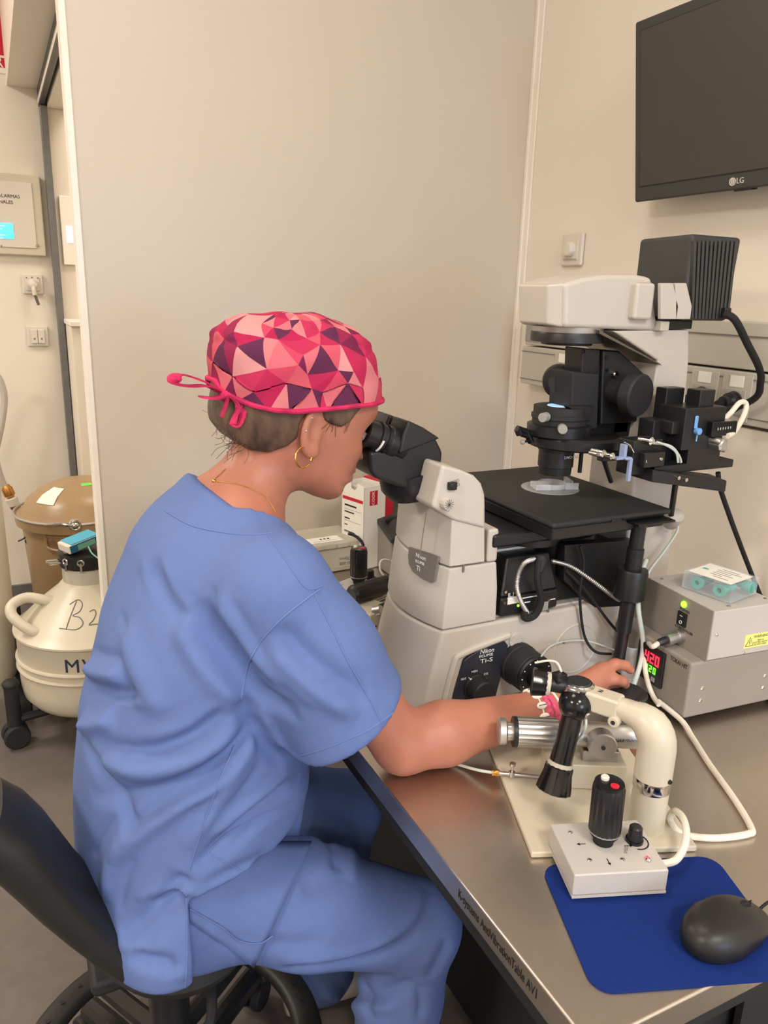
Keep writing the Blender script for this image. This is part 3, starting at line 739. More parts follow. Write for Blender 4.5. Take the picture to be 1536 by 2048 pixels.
# flat knurled disc under the stage front
c = AY(1038, 1080, yc - .06)
MB().rev((c[0] + .03, yc - .05, c[2] - .006), (c[0] + .03, yc - .05, c[2] + .012), [(.046, 0), (.05, .1), (.05, .75), (.046, 1)], 60, flute=.02).build('turret_disc', 'black', ms)
MB().rev((c[0] + .03, yc - .05, c[2] + .012), (c[0] + .03, yc - .05, c[2] + .016), [(.047, 0), (.043, 1)], 40).build('turret_ring', 'satin', ms)
MB().box(.80, 1.02, yc - .075, yc + .09, zt + .003, zst - .10).build('optical_block', 'black', ms, bevel=.006)
# rear pillar
MB().box(1.0, 1.115, 1.0, 1.12, zt - .02, 1.19).build('pillar_lower', 'scope_white', ms, bevel=.006)
pp_ = [(1.0, 1.19), (1.112, 1.19), S(1360, 745, 1.0), S(1378, 662, 1.0), S(1205, 660, 1.0), S(1235, 690, 1.0), S(1322, 722, 1.0)]
MB().prism([(1.012, 1.192), (1.108, 1.192), (1.098, 1.34), (1.088, 1.396), S(1228, 662, 1.0), S(1318, 722, 1.0)], 'Y', 1.002, 1.118).build('pillar_upper', 'scope_white', ms, bevel=.004)
mat('steel_brushed', (120, 112, 104), .35, .8, var=.06, scale=40)
aa, bb = S(1196, 660, .998), S(1318, 727, .998)
MB().loft([[(aa[0], .995, aa[1]), (bb[0], .995, bb[1]), (bb[0] + .004, .995, bb[1] - .003), (aa[0] + .002, .995, aa[1] - .006)], [(aa[0], 1.12, aa[1]), (bb[0], 1.12, bb[1]), (bb[0] + .004, 1.12, bb[1] - .003), (aa[0] + .002, 1.12, aa[1] - .006)]]).build('pillar_web', 'steel_brushed', ms)
# illumination arm
ar = [S(1130, 567, 1.0), S(1165, 556, 1.0), S(1210, 549, 1.0), S(1270, 548, 1.0), S(1305, 555, 1.0), S(1318, 662, 1.0), S(1128, 656, 1.0)]
MB().loft([[(p[0], 1.0, p[1]) for p in ar], [(p[0] + .0, 1.12, p[1]) for p in ar]]).build('lamp_arm', 'scope_white', ms, bevel=.008, seg=3)
f0 = [S(1131, 566, 1.0), S(1129, 656, 1.0)]
MB().loft([[(f0[0][0] + .004, 1.003, f0[0][1]), (f0[0][0] + .004, 1.117, f0[0][1]), (f0[1][0] + .004, 1.117, f0[1][1]), (f0[1][0] + .004, 1.003, f0[1][1])], [(f0[0][0] - .018, 1.022, f0[0][1] - .003), (f0[0][0] - .018, 1.098, f0[0][1] - .003), (f0[1][0] - .018, 1.098, f0[1][1] + .004), (f0[1][0] - .018, 1.022, f0[1][1] + .004)]]).build('arm_nose', 'scope_white', ms, bevel=.004)
MB().box(S(1272, 560, .99)[0], S(1310, 560, .99)[0], .985, 1.01, S(1290, 640, .99)[1], S(1290, 565, .99)[1]).build('filter_cover', 'scope_white', ms, bevel=.006)
for k, (x0, x1) in enumerate(((1313, 1345), (1342, 1372))):
    P_ = [S(x0, 566, .985), S(x1 - 8, 566, .985), S(x1 + 3, 612, .985), S(x1, 638, .985), S(x0, 638, .985)]
    MB().prism(P_, 'Y', .975, .983).build('filter_slider', 'scope_white', ms, bevel=.0015)
MB().box(S(1318, 650, .99)[0], S(1335, 650, .99)[0], .985, 1.1, S(1320, 662, .99)[1], S(1320, 642, .99)[1]).build('filter_block', 'rail_grey', ms, bevel=.002)
MB().box(S(1318, 650, 1.0)[0], S(1385, 650, 1.0)[0], 1.0, 1.1, S(1340, 658, 1.0)[1], S(1340, 640, 1.0)[1]).build('lamp_foot', 'black', ms, bevel=.002)
zfl = AY(1130, 660, yc)[2]; cx_ = .868
MB().rev((cx_, yc, zfl + .006), (cx_, yc, zfl - .004), [(.06, 0), (.058, 1)], 40).build('field_lens_ring', 'satin', ms)
MB().rev((cx_, yc, zfl - .003), (cx_, yc, zfl - .024), [(.060, 0), (.061, .1), (.061, .75), (.056, .78), (.044, .8), (.042, 1)], 48).build('field_diaphragm', 'black', ms)
# lamp house
la = S(1283, 475, 1.0); lb_ = S(1390, 471, 1.0); lc = S(1482, 470, 1.0); ld = S(1467, 641, 1.0); le = S(1380, 645, 1.0)
lx0, lx1 = S(1387, 471, .985)[0], S(1482, 470, .985)[0]
lzt, lzb = S(1430, 471, .985)[1], S(1430, 642, .985)[1]
lh = MB().loft([[(lx0 - .002, .985, lzt), (lx1 + .004, .985, lzt), (lx1 - .004, .985, lzb), (lx0 - .002, .985, lzb)], [(lx0 + .01, 1.118, lzt - .002), (lx1 + .004, 1.118, lzt), (lx1 - .004, 1.118, lzb), (lx0 + .01, 1.118, lzb)]])
LH = lh.build('lamp_house', 'char', ms, bevel=.006)
n_f = 11
for k in range(n_f):
    t_ = k / (n_f - 1)
    xt = S(1386 + (1468 - 1386) * t_, 482, .985); xb_ = S(1380 + (1450 - 1380) * t_, 638, .985)
    MB().loft([[(xt[0] - .0028, .979, xt[1]), (xt[0] + .0028, .979, xt[1]), (xt[0] + .0028, .986, xt[1]), (xt[0] - .0028, .986, xt[1])], [(xb_[0] - .0028, .979, xb_[1]), (xb_[0] + .0028, .979, xb_[1]), (xb_[0] + .0028, .986, xb_[1]), (xb_[0] - .0028, .986, xb_[1])]]).build('cooling_fin', 'char', LH, bevel=.001)
c = S(1447, 626, .98); MB().box(c[0] - .008, c[0] + .008, .97, .986, c[1] - .009, c[1] + .009).build('cable_entry', 'black', LH, bevel=.002)
# condenser assembly
cx_ = .868
zz_ = lambda py: AY(1110, py, yc)[2]
MB().rev((cx_, yc, zz_(946)), (cx_, yc, zz_(888)), [(.0285, 0), (.029, .25), (.031, .27), (.031, .8), (.033, .82), (.033, 1)], 40).build('condenser_lens', 'black', ms)
cl = bpy.data.objects['condenser_lens']
text('lettering', 'LWD 0.52', frame((cx_ + .006, yc - .0335, zz_(908)), (1, 0, 0), (0, 0, 1)), .007, 'print_white', cl)
td = MB().rev((cx_ + .035, yc, zz_(892)), (cx_ + .035, yc, zz_(868)), [(.078, 0), (.083, .15), (.083, .8), (.078, 1)], 56).build('condenser_turret', 'black', ms)
MB().rev((cx_ + .0, yc, zz_(870)), (cx_ + .0, yc, zz_(846)), [(.052, 0), (.055, .1), (.055, .9), (.05, 1)], 44).build('condenser_carrier', 'black', ms)
MB().rev((cx_ + .0, yc, zz_(847)), (cx_ + .0, yc, zz_(812)), [(.047, 0), (.047, .3), (.049, .35), (.049, .55), (.046, .6), (.046, 1)], 44).build('condenser_top', 'black_matte', ms)
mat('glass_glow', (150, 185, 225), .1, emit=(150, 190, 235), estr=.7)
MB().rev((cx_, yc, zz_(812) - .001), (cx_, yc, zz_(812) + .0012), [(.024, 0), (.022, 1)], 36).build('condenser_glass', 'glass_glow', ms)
for (x, y) in ((1055, 842), (1125, 858)):
    p = AY(x, y, yc - .05); d = _n(np.array([p[0] - cx_, p[1] - yc, 0]))
    MB().cyl(np.array([cx_, yc, p[2]]) + d * .05, np.array([cx_, yc, p[2]]) + d * .066, .008, n=18).build('centering_screw', 'grey_plastic', ms, bevel=.001)
# condenser focus block: upright body, rack, big knobs
yk = yc - .03
k0, k1, k2, k3 = S(1145, 742, yk), S(1200, 748, yk), S(1196, 858, yk), S(1140, 868, yk)
MB().prism([k0, k1, k2, k3], 'Y', yk, yk + .062).build('focus_block', 'black_matte', ms, bevel=.004)
r0, r1, r2, r3 = S(1168, 696, yk), S(1204, 700, yk), S(1202, 800, yk), S(1164, 800, yk)
MB().prism([r0, r1, r2, r3], 'Y', yk + .004, yk + .05).build('rack_post', 'black', ms, bevel=.002)
w_ = [S(1205, 700, yk), S(1238, 702, yk), S(1285, 745, yk), S(1312, 770, yk), S(1310, 840, yk), S(1200, 850, yk)]
MB().prism(w_, 'Y', yk - .002, yk + .04).build('wedge_arm', 'black', ms, bevel=.003)
for (x, y, r) in ((1213, 715, .004), (1213, 740, .003)):
    c = S(x, y, yk - .002); MB().rev((c[0], yk - .0035, c[1]), (c[0], yk - .0015, c[1]), [(r, 0), (r, 1)], 14).build('slot_hole', 'black_gloss', ms)
c = S(1229, 748, yk - .004); MB().rev((c[0], yk - .003, c[1]), (c[0], yk - .01, c[1]), [(.0055, 0), (.0055, .7), (.004, 1)], 18).build('bolt', 'chrome', ms)
c = S(1166, 683 + 20, yk); MB().torus((c[0] + .004, yk + .003, c[1]), (0, 1, 0), .003, .001, 14, 6).build('bolt_ring', 'black_gloss', ms)
# right knob (towards camera) and left knob (beyond)
c = S(1278, 793, yk - .05)
axd = _n(np.array([.55, -.83, 0]))
e0 = np.array([S(1225, 780, yk)[0], yk + .01, S(1225, 780, yk)[1]])
e1 = AY(1283, 792, yk - .055)
MB().rev(e0, e1, [(.02, 0), (.022, .45), (.026, .5), (.028, .62), (.036, .66), (.0365, .95), (.034, 1)], 48).build('condenser_knob', 'black_matte', ms)
f0_ = np.array([S(1150, 775, yk)[0], yk + .04, S(1150, 775, yk)[1]]); f1_ = AY(1118, 760, yc + .06)
MB().rev(f0_, f1_, [(.018, 0), (.02, .5), (.029, .55), (.03, .9), (.026, 1)], 40).build('condenser_knob', 'black_matte', ms)
# slanted guard plate on the carrier
g = [S(1135, 812, yk - .01), S(1188, 812, yk - .01), S(1180, 842, yk - .01), S(1160, 842, yk - .01)]
MB().prism(g, 'Y', yk - .012, yk + .004).build('guard_plate', 'black', ms, bevel=.002)
# condenser support rail towards the pillar
MB().prism([S(1190, 842, yk), S(1300, 842, yk), S(1305, 872, yk), S(1190, 880, yk)], 'Y', yk + .01, yk + .07).build('support_rail', 'black', ms, bevel=.002)
MB().box(.975, 1.01, yk + .01, yk + .06, zz_(870), zz_(800)).build('pillar_clamp', 'black', ms, bevel=.002)
# ================================================================ micromanipulator beside the condenser
ym = .90
mm = thing('micromanipulator', 'black motorised micromanipulator with rails right of the condenser', 'micromanipulator', (1.05, ym + .03, 1.11))
def MBX(name, m, x0, x1, y0, y1, ya, yb, parent=mm, bevel=.002):
    a = S(x0, y1, ya); b = S(x1, y0, ya)
    a2 = S(x0, y0, ya); b2 = S(x1, y1, ya)
    X0 = (a[0] + a2[0]) / 2; X1 = (b[0] + b2[0]) / 2; Z0 = (a[1] + b2[1]) / 2; Z1 = (b[1] + a2[1]) / 2
    return MB().box(X0, X1, ya, yb, Z0, Z1).build(name, m, parent, bevel=bevel)
MBX('back_plate', 'black', 1330, 1366, 776, 848, ym + .05, ym + .075)
MBX('carriage', 'black', 1303, 1352, 840, 936, ym + .035, ym + .07)
MBX('link_arm', 'black', 1345, 1392, 842, 868, ym + .01, ym + .05)
MBX('motor_block', 'black', 1368, 1448, 815, 898, ym, ym + .06)
MBX('motor_cap', 'black', 1400, 1430, 780, 816, ym + .01, ym + .04)
sb = MBX('scale_block', 'black_gloss', 1425, 1474, 843, 872, ym - .012, ym + .02)
for k in range(6):
    c = S(1436 + k * 5, 858 - k * .6, ym - .012); MB().box(c[0] - .0004, c[0] + .0004, ym - .0126, ym - .0118, c[1] - .002, c[1] + .002).build('scale_tick', 'print_white', sb)
MBX('slide_block', 'black', 1376, 1440, 896, 928, ym, ym + .05)
MBX('rail', 'black', 1310, 1466, 926, 942, ym + .0, ym + .045)
c0 = S(1306, 945, ym - .01); c1 = S(1440, 978, ym - .01)
MB().loft([[(c0[0], ym + .04, c0[1] + .004), (c0[0], ym + .04, c0[1] - .016), (c0[0], ym - .01, c0[1] - .016), (c0[0], ym - .01, c0[1] + .004)], [(c1[0] + .004, ym + .02, c1[1] + .02), (c1[0] + .004, ym + .02, c1[1]), (c1[0] - .01, ym - .03, c1[1]), (c1[0] - .01, ym - .03, c1[1] + .02)]]).build('lower_bar', 'black', mm, bevel=.002)
for x, y in ((1351, 954), (1366, 958)):
    c = S(x, y, ym - .014); MB().cyl((c[0], ym - .012, c[1]), (c[0], ym - .022, c[1]), .0032, n=14).build('bolt', 'chrome', mm)
for (x, y, r) in ((1446, 890, .011), (1441, 884, .006), (1450, 898, .006)):
    c = S(x, y, ym - .02); MB().rev((c[0], ym + .005, c[1]), (c[0], ym - .02 - r * .3, c[1]), [(r, 0), (r, .9), (r * .7, 1)], 18, flute=.06).build('thumb_screw', 'satin', mm)
mat('lit_blue', (110, 165, 225), .35, var=.02)
MBX('blue_gauge', 'lit_blue', 1391, 1397, 832, 858, ym - .003, ym)
c = S(1394, 862, ym - .002); MB().cyl((c[0], ym + .002, c[1]), (c[0], ym - .008, c[1]), .0055, n=18).tube([(c[0], ym - .004, c[1]), (c[0] - .001, ym - .004, c[1] - .017)], .0012, 6).build('blue_knob', 'lit_blue', mm)
MBX('head_stage', 'black', 1265, 1322, 880, 948, ym + .01, ym + .045)
MBX('head_block', 'black', 1290, 1330, 905, 935, ym - .005, ym + .02)
c = S(1294, 923, ym - .006); text('lettering', 'L', frame((c[0], ym - .0055, c[1]), (1, 0, 0), (0, 0, 1)), .006, 'print_white', mm)
MBX('joint_block', 'black_gloss', 1206, 1252, 905, 922, ym + .03, ym + .045)
for k in range(7):
    a = S(1248 + k * 2.2, 884 + k * 1.5, ym + .008); b = S(1256 + k * 1.0, 892 + k * 2.3, ym + .004)
    MB().tube([(a[0], ym + .008, a[1]), (b[0] + .006, ym + .004, b[1])], .0008, 5).build('spring_wire', 'satin', mm)
mat('holder_bluelit', (150, 165, 205), .35, .3)  # silver holder; the blue light on it is put into its colour
a = S(1247, 905, ym); MB().box(a[0] - .012, a[0] + .012, ym + .0, ym + .012, a[1] - .012, a[1] - .008).box(a[0] + .002, a[0] + .008, ym, ym + .012, a[1] - .012, a[1] + .012).build('clamp', 'holder_bluelit', mm, bevel=.001)
MBX('holder_leg', 'holder_bluelit', 1253, 1266, 915, 921, ym - .006, ym + .006); MBX('holder_leg', 'holder_bluelit', 1258, 1264, 918, 963, ym - .006, ym + .0, bevel=.001)
for (x, y, r) in ((1205, 905, .005), (1222, 912, .006), (1301, 882, .007), (1200, 910, .004), (1318, 917, .004)):
    c = S(x, y, ym + .0); MB().rev((c[0] - .003, ym + .02, c[1]), (c[0], ym - .006, c[1]), [(r * .8, 0), (r, .5), (r, .9), (r * .6, 1)], 16).build('set_screw', 'chrome', mm)
MB().tube([AY(*p, ym) for p in ((1304, 886), (1325, 888), (1345, 895), (1358, 912), (1362, 925))], .0022, 8).tube([AY(*p, ym - .006) for p in ((1314, 884), (1335, 892), (1352, 905), (1356, 925))], .0018, 8).build('air_tube', 'cable_pale', mm)
# holder rod from the joint down to the stage, support rods
MB().tube([S3 for S3 in (AY(1206, 915, ym + .04), AY(1222, 963, ym + .06))], .004, 10).build('support_rod', 'black', mm)
MB().tube([AY(1163, 905, yc + .02), AY(1159, 945, yc + .02)], .004, 10).build('support_rod', 'black', mm)
MB().tube([AY(1351, 968, ym + .01), AY(1342, 1030, ym + .03)], .005, 10).build('support_rod', 'black', mm)
# left hand micromanipulator head
ml = thing('pipette_clamp', 'small black screw clamp hanging left of the condenser turret', 'clamp', AY(1060, 882, yc + .02))
ylm = yc + .0
for (x0, y0, x1, y1, r) in ((1034, 857, 1066, 868, .0055), (1036, 858, 1040, 868, .007), (1052, 860, 1062, 884, .006), (1043, 868, 1056, 872, .005), (1046, 884, 1066, 880, .002), (1062, 868, 1086, 872, .005)):
    MB().rev(AY(x0, y0, ylm), AY(x1, y1, ylm), [(r, 0), (r, 1)], 14).build('screw', 'black_gloss', ml)
c = AY(1045, 884, ylm); MB().ball(tuple(c), .0045).build('ball_tip', 'grey_plastic', ml)
# dish with acrylic holder on the stage
pd = thing('petri_dish', 'clear petri dish in a small acrylic holder on the black stage', 'petri dish', (ci[0], ci[1], zst + .0012))
MB().rev((ci[0] + .004, ci[1], zst + .0014), (ci[0] + .004, ci[1], zst + .011), [(.026, 0), (.026, 1), (.0245, 1), (.0245, .1), (.001, .1)], 40, cap=False).build('dish', 'clear', pd)
Md = rotz((ci[0] - .022, ci[1] + .0, zst + .0014), -20)
MB(Md).box(-.014, .014, -.018, .018, 0, .010).build('holder_block', 'clear', pd, bevel=.001)
Md = rotz((ci[0] + .034, ci[1] - .008, zst + .0014), -20)
MB(Md).box(-.001, .001, -.022, .022, 0, .016).box(-.012, .012, -.022, -.02, 0, .012).build('holder_wall', 'clear', pd)
# ================================================================ laser unit on the microscope deck
yl_ = yc - .098
lz0 = zt + .0045
lu = thing('laser_unit', 'black laser control unit with printed front under the microscope stage', 'laser unit', (.74, yl_ + .05, lz0))
xa, xb_ = S(1001, 1215, yl_)[0], S(1115, 1205, yl_)[0]
zf = lz0 + .034; ztp = S(1060, 1108, yl_ + .02)[1]
MB().box(xa, xb_, yl_, yl_ + .10, lz0, zf).build('chassis', 'black', lu, bevel=.004)
MB().loft([[(xa + .001, yl_ + .002, zf), (xb_ - .001, yl_ + .002, zf), (xb_ - .001, yl_ + .09, zf), (xa + .001, yl_ + .09, zf)], [(xa + .018, yl_ + .018, ztp), (xb_ - .012, yl_ + .018, ztp), (xb_ - .012, yl_ + .09, ztp), (xa + .018, yl_ + .09, ztp)]]).build('hood', 'black', lu, bevel=.004)
MB().box(xa - .01, xb_ - .02, yl_ + .05, yl_ + .10, ztp, ztp + .004).build('paper_note', 'paper', lu)
FM = lambda px, py: frame(AY(px, py, yl_ - .0003), (1, 0, 0), (0, 0, 1))
text('lettering', 'IL.I', FM(1022, 1190), .010, 'print_white', lu)
for x0_, x1_, y_ in ((1042, 1082, 1197), (1096, 1110, 1200), (1044, 1060, 1206)):
    p_ = S(x0_, y_, yl_); q_ = S(x1_, y_, yl_)
    MB().box(p_[0], q_[0], yl_ - .0004, yl_ + .0005, p_[1] - .0009, p_[1] + .0009).build('print_line', 'print_white', lu)
c = S(1028, 1200, yl_); MB().box(c[0] - .013, c[0] + .011, yl_ - .001, yl_ + .001, c[1] - .006, c[1] + .006).build('sticker', 'paper', lu)
mat('led_green', (120, 240, 40), .4, emit=(120, 255, 40), estr=3.0)
c = S(1036, 1211, yl_); MB().ball((c[0], yl_ - .0005, c[1]), .0022, 12, 8).build('status_led', 'led_green', lu)
for x, y in ((1011, 1184), (1009, 1206), (1098, 1200), (1096, 1222)):
    c = S(x, y, yl_); MB().cyl((c[0], yl_ - .0012, c[1]), (c[0], yl_ + .001, c[1]), .0024, n=12).build('screw', 'chrome', lu)
c = S(1090, 1212, yl_); MB().box(c[0] - .006, c[0] + .006, yl_ - .0008, yl_ + .001, c[1] - .008, c[1] + .008).build('port_outline', 'grey_plastic', lu)
def hose(pts, r, name, parent, y0):
    P_ = [AY(x, y, yy) for x, y, yy in pts]
    h_ = MB().tube(P_, r * .9, 10, smooth=8)
    o = h_.build(name, 'satin', parent)
    rg = MB(); Q = []
    for i in range(len(P_) - 1):
        a, b, c_, d_ = [Vector(P_[j]) for j in (max(i - 1, 0), i, i + 1, min(i + 2, len(P_) - 1))]
        for k in range(12):
            t_ = k / 12; Q.append(0.5 * ((2 * b) + (c_ - a) * t_ + (2 * a - 5 * b + 4 * c_ - d_) * t_ * t_ + (3 * b - a - 3 * c_ + d_) * t_ ** 3))
    for i in range(0, len(Q) - 1):
        if (Q[i + 1] - Q[i]).length > 1e-5: rg.torus(tuple(Q[i]), (Q[i + 1] - Q[i]), r, r * .28, 10, 5)
    rg.build('coil_rings', 'satin', o)
    return o
hose([(1072, 1117, yl_ + .005), (1050, 1125, yl_ - .008), (1038, 1145, yl_ - .012), (1034, 1175, yl_ - .012), (1043, 1205, yl_ - .012), (1055, 1226, yl_ - .008)], .0034, 'armoured_hose', lu, 0)
MB().tube([AY(*p) for p in ((1078, 1120, yl_ - .006), (1075, 1160, yl_ - .012), (1082, 1200, yl_ - .014), (1070, 1230, yl_ - .012), (1050, 1236, yl_ - .01), (1050, 1222, yl_ - .008))], .006, 8).build('tape_wrapped_cable', 'rubber', lu)
MB().rev(AY(1082, 1115, yl_ + .0), AY(1078, 1145, yl_ - .01), [(.011, 0), (.009, .6), (.006, 1)], 14).build('connector', 'black_matte', lu)
h2 = thing('armoured_cable', 'thin ribbed metal cable running under the stage to the right', 'cable', AY(1238, 1200, ys - .02))
hose([(1105, 1122, ys + .0), (1140, 1132, ys - .01), (1180, 1158, ys - .015), (1215, 1184, ys - .02), (1240, 1201, ys - .02)], .0034, 'sheath', h2, 0)
# dark bellows box behind the drive rod
MB().prism([S(1130, 1090, ys + .0), S(1270, 1080, ys + .0), S(1262, 1212, ys + .0), S(1190, 1216, ys + .0), S(1128, 1160, ys)], 'Y', ys + .0, ys + .02).build('rear_shroud', 'black', ms, bevel=.002)
# ================================================================ cables
def cable(name, label, pts, r, m, cat='cable', n=10):
    P_ = [np.array(p) for p in pts]
    b = MB().tube(P_, r, n, smooth=8)
    o = b.build(name, m); tag(o, label, cat); return o
cable('lamp_cable', 'thick black cable curving from the lamp house to the wall socket', [AY(1448, 628, .965), AY(1470, 640, .95), AY(1496, 690, .95), AX(1518, 735, 1.22), AX(1521, 765, 1.25), AX(1505, 800, 1.27), (XR - .066, SK[3][0] + .012, SK[3][1] - .04)], .0065, 'rubber')
cable('control_cable', 'black cable hanging from the stage over the microscope side', [AY(1160, 1092, ys - .012), AY(1168, 1130, ys - .014), AY(1160, 1180, ys - .012), AY(1163, 1240, ys - .008), AY(1172, 1280, ys - .012), AY(1192, 1304, ys - .03), AY(1222, 1308, ys - .03)], .0024, 'rubber')
cable('power_cable', 'black cable crossing the microscope base towards the control boxes', [AY(1130, 1140, ys - .006), AY(1170, 1180, ys - .012), AY(1225, 1252, ys - .02), AY(1262, 1285, ys - .02), AY(1300, 1312, ys - .02)], .0026, 'rubber')
cable('thin_tube', 'thin clear tube looping over the microscope base above the focus knob', [AY(1083, 1312, ys - .06), AY(1098, 1295, ys - .03), AY(1120, 1285, ys - .015), AY(1150, 1281, ys - .01), AY(1180, 1283, ys - .012), AY(1230, 1300, ys - .03)], .0014, 'cable_pale')
cable('pale_tube', 'pale green-grey tube hanging beside the black drive rod', [AY(1292, 1120, .91), AY(1277, 1165, .89), AY(1277, 1220, .885), AY(1286, 1285, .88), AY(1280, 1330, .87), AY(1262, 1385, .86)], .0042, 'cable_pale')
cable('grey_tube', 'thin grey tube running from the stage knob down to the drive rod', [AY(1352, 1035, .97), AY(1355, 1060, .96), AY(1330, 1100, .94), AY(1300, 1140, .92), AY(1288, 1170, .915)], .0024, 'cable_pale')
cable('mains_cable', 'black twin cable running down the right wall panel behind the boxes', [AY(1436, 945, .915), AY(1440, 975, .915), AY(1455, 1020, .915), AY(1475, 1075, .92), AY(1500, 1140, .935), AY(1530, 1215, .95), AY(1552, 1275, .965), AZ(1572, 1330, TZ + .006), AZ(1620, 1345, TZ + .005)], .0045, 'rubber')
cable('white_loop_cable', 'thick white cable looping above the micromanipulator', [AY(1448, 838, ym + .02), AY(1462, 825, ym + .02), AY(1480, 805, ym + .02), AY(1492, 808, ym + .02), AY(1488, 830, ym + .01), AY(1470, 862, ym - .005), AY(1455, 872, ym - .014)], .0045, 'cable_white')
MB().rev(AY(1338, 1045, .985), AY(1354, 1030, .955), [(.012, 0), (.016, .15), (.016, .8), (.013, 1)], 24).build('stage_end_knob', 'scope_white', ms)
# ================================================================ control boxes
B0 = AZ(1365, 1452, TZ); aB = -4.5
lo = thing('stage_heater', 'grey-beige temperature controller with red 420 display, lower of the two boxes', 'controller', (B0[0] + .1, B0[1] + .08, TZ))
Mb = rotz((B0[0], B0[1], TZ), aB)
hb = AY(1373, 1330, B0[1])[2] - TZ; ft = .012
MB(Mb).box(0, .235, 0, .185, ft, hb).build('case', 'box_grey', lo, bevel=.005, seg=3)
for x, y in ((.02, .02), (.215, .02), (.02, .165), (.215, .165)):
    MB(Mb).cyl((x, y, 0), (x, y, ft + .001), .009, n=14).build('foot', 'rubber', lo)
for x, z in ((.03, .46), (.03, .26), (.165, .46), (.165, .26)):
    MB(Mb).rev((x, .001, ft + z * hb), (x, -.002, ft + z * hb), [(.004, 0), (.004, .5), (.002, 1)], 14).build('screw', 'chrome', lo)
# display on the -X face
FX = lambda y, z, dx=.0: Mb @ frame((-dx, y, z), (0, -1, 0), (0, 0, 1))
dp = MB(Mb).box(-.006, .001, .055, .118, ft + .026, ft + .09).build('display', 'black', lo, bevel=.002)
mat('seg_red', (255, 40, 60), .4, emit=(255, 30, 50), estr=3.0); mat('seg_green', (110, 240, 60), .4, emit=(90, 240, 40), estr=2.0)
def seg7(ch, M, h, m, parent):
    on = {'4': 'fgbc', '2': 'abged', '0': 'abcdef'}[ch]; w = h * .5; t_ = h * .13
    S_ = {'a': (0, w, h - t_, h), 'd': (0, w, 0, t_), 'g': (0, w, h / 2 - t_ / 2, h / 2 + t_ / 2), 'f': (0, t_, h / 2, h), 'b': (w - t_, w, h / 2, h), 'e': (0, t_, 0, h / 2), 'c': (w - t_, w, 0, h / 2)}
    b = MB(M)
    for s_ in on:
        x0, x1, y0, y1 = S_[s_]; b.box(x0, x1, y0, y1, 0, .0006)
    return b.build('digit', m, parent)
for k, ch in enumerate('420'):
    seg7(ch, FX(.0975 - k * .0125, ft + .062, .0063), .018, 'seg_red', dp)
    seg7(ch, FX(.0935 - k * .0095, ft + .046, .0063), .0115, 'seg_green', dp)
for k in range(2):
    MB(Mb).box(-.0075, -.0058, .068 + k * .014, .077 + k * .014, ft + .032, ft + .040).build('key', 'grey_plastic', dp, bevel=.001)
text('lettering', 'TOKAI HIT', FX(.027, ft + .088, .0003), .0105, 'ink', lo, sx=.75)
U0 = np.array(Mb @ Vector((.028, -.002, hb)))
uo = thing('power_unit', 'white power supply box with yellow warning label on top of the grey controller', 'power supply', (U0[0] + .07, U0[1] + .08, TZ + hb))
Mu = rotz((U0[0], U0[1], TZ + hb), aB - 1)
uh = AY(1430, 1213, U0[1])[2] - AY(1416, 1312, U0[1])[2]
MB(Mu).box(0, .135, 0, .16, .001, uh).build('case', 'box_white', uo, bevel=.002)
MB(Mu).box(-.0015, .001, .0, .16, .0, uh + .001).build('front_plate', 'box_grey', uo, bevel=.0008)
FU = lambda y, z, dx=.0: Mu @ frame((-dx, y, z), (0, -1, 0), (0, 0, 1))
MB(Mu).rev((0, .063, uh * .86), (-.006, .063, uh * .86), [(.0055, 0), (.0055, .6), (.003, 1)], 16).build('power_led', 'led_green', uo)
text('lettering', 'POWER', FU(.06, uh * .745, .0018), .0065, 'ink', uo)
sw = MB(Mu).box(-.005, .0, .052, .072, uh * .42, uh * .70).build('rocker_switch', 'black', uo, bevel=.001)
MB(FU(.062, uh * .5, .0053)).torus((0, 0, 0), (0, 0, 1), .0028, .0005, 14, 5).build('switch_mark', 'print_white', sw)
MB(FU(.062, uh * .63, .0053)).box(-.003, .003, -.0005, .0005, 0, .0004).build('switch_mark', 'print_white', sw)
text('lettering', 'CONTROLLER', FU(.056, uh * .36, .0018), .0065, 'ink', uo)
cn = MB(Mu).rev((-.001, .062, uh * .20), (-.030, .062, uh * .16), [(.0125, 0), (.0125, .2), (.0095, .22), (.0095, .6), (.0105, .62), (.0105, 1)], 24).build('connector', 'satin', uo)
MB(Mu).rev((-.029, .062, uh * .16), (-.046, .062, uh * .12), [(.0065, 0), (.0065, .7), (.0045, 1)], 16).build('boot', 'black', cn)
pW = np.array(Mu @ Vector((-.045, .062, uh * .12)))
FN = lambda x, z: Mu @ frame((x, -.0006, z), (1, 0, 0), (0, 0, 1))
wl = MB(Mu).box(.073, .126, -.0006, .0008, .012, .036).build('warning_label', 'yellow', uo)
text('label_lettering', 'WARNING', FN(.107, .0305), .0065, 'ink', wl)
text('label_lettering', 'RISK OF\nELECTRIC SHOCK\nDO NOT OPEN', FN(.107, .0198), .0038, 'ink', wl)
MB(FN(.084, .0225)).tube([(-.008, -.007, 0), (.008, -.007, 0), (0, .008, 0), (-.008, -.007, 0)], .0006, 5, smooth=0).tube([(.001, .003, 0), (-.0015, -.001, 0), (.0015, -.001, 0), (-.0005, -.005, 0)], .0005, 5, smooth=0).build('hazard_symbol', 'ink', wl)
for x, z in ((.012, .5), (.127, .5), (.075, .04)):
    MB(Mu).rev((x, .001, z * uh + .002), (x, -.002, z * uh + .002), [(.0032, 0), (.0032, .5), (.0015, 1)], 12).build('screw', 'chrome', uo)
for x, y in ((.02, .145), (.04, .012), (.125, .02), (.125, .145)):
    MB(Mu).rev((x, y, uh), (x, y, uh + .002), [(.0032, 0), (.0032, .5), (.0015, 1)], 12).build('screw', 'chrome', uo)
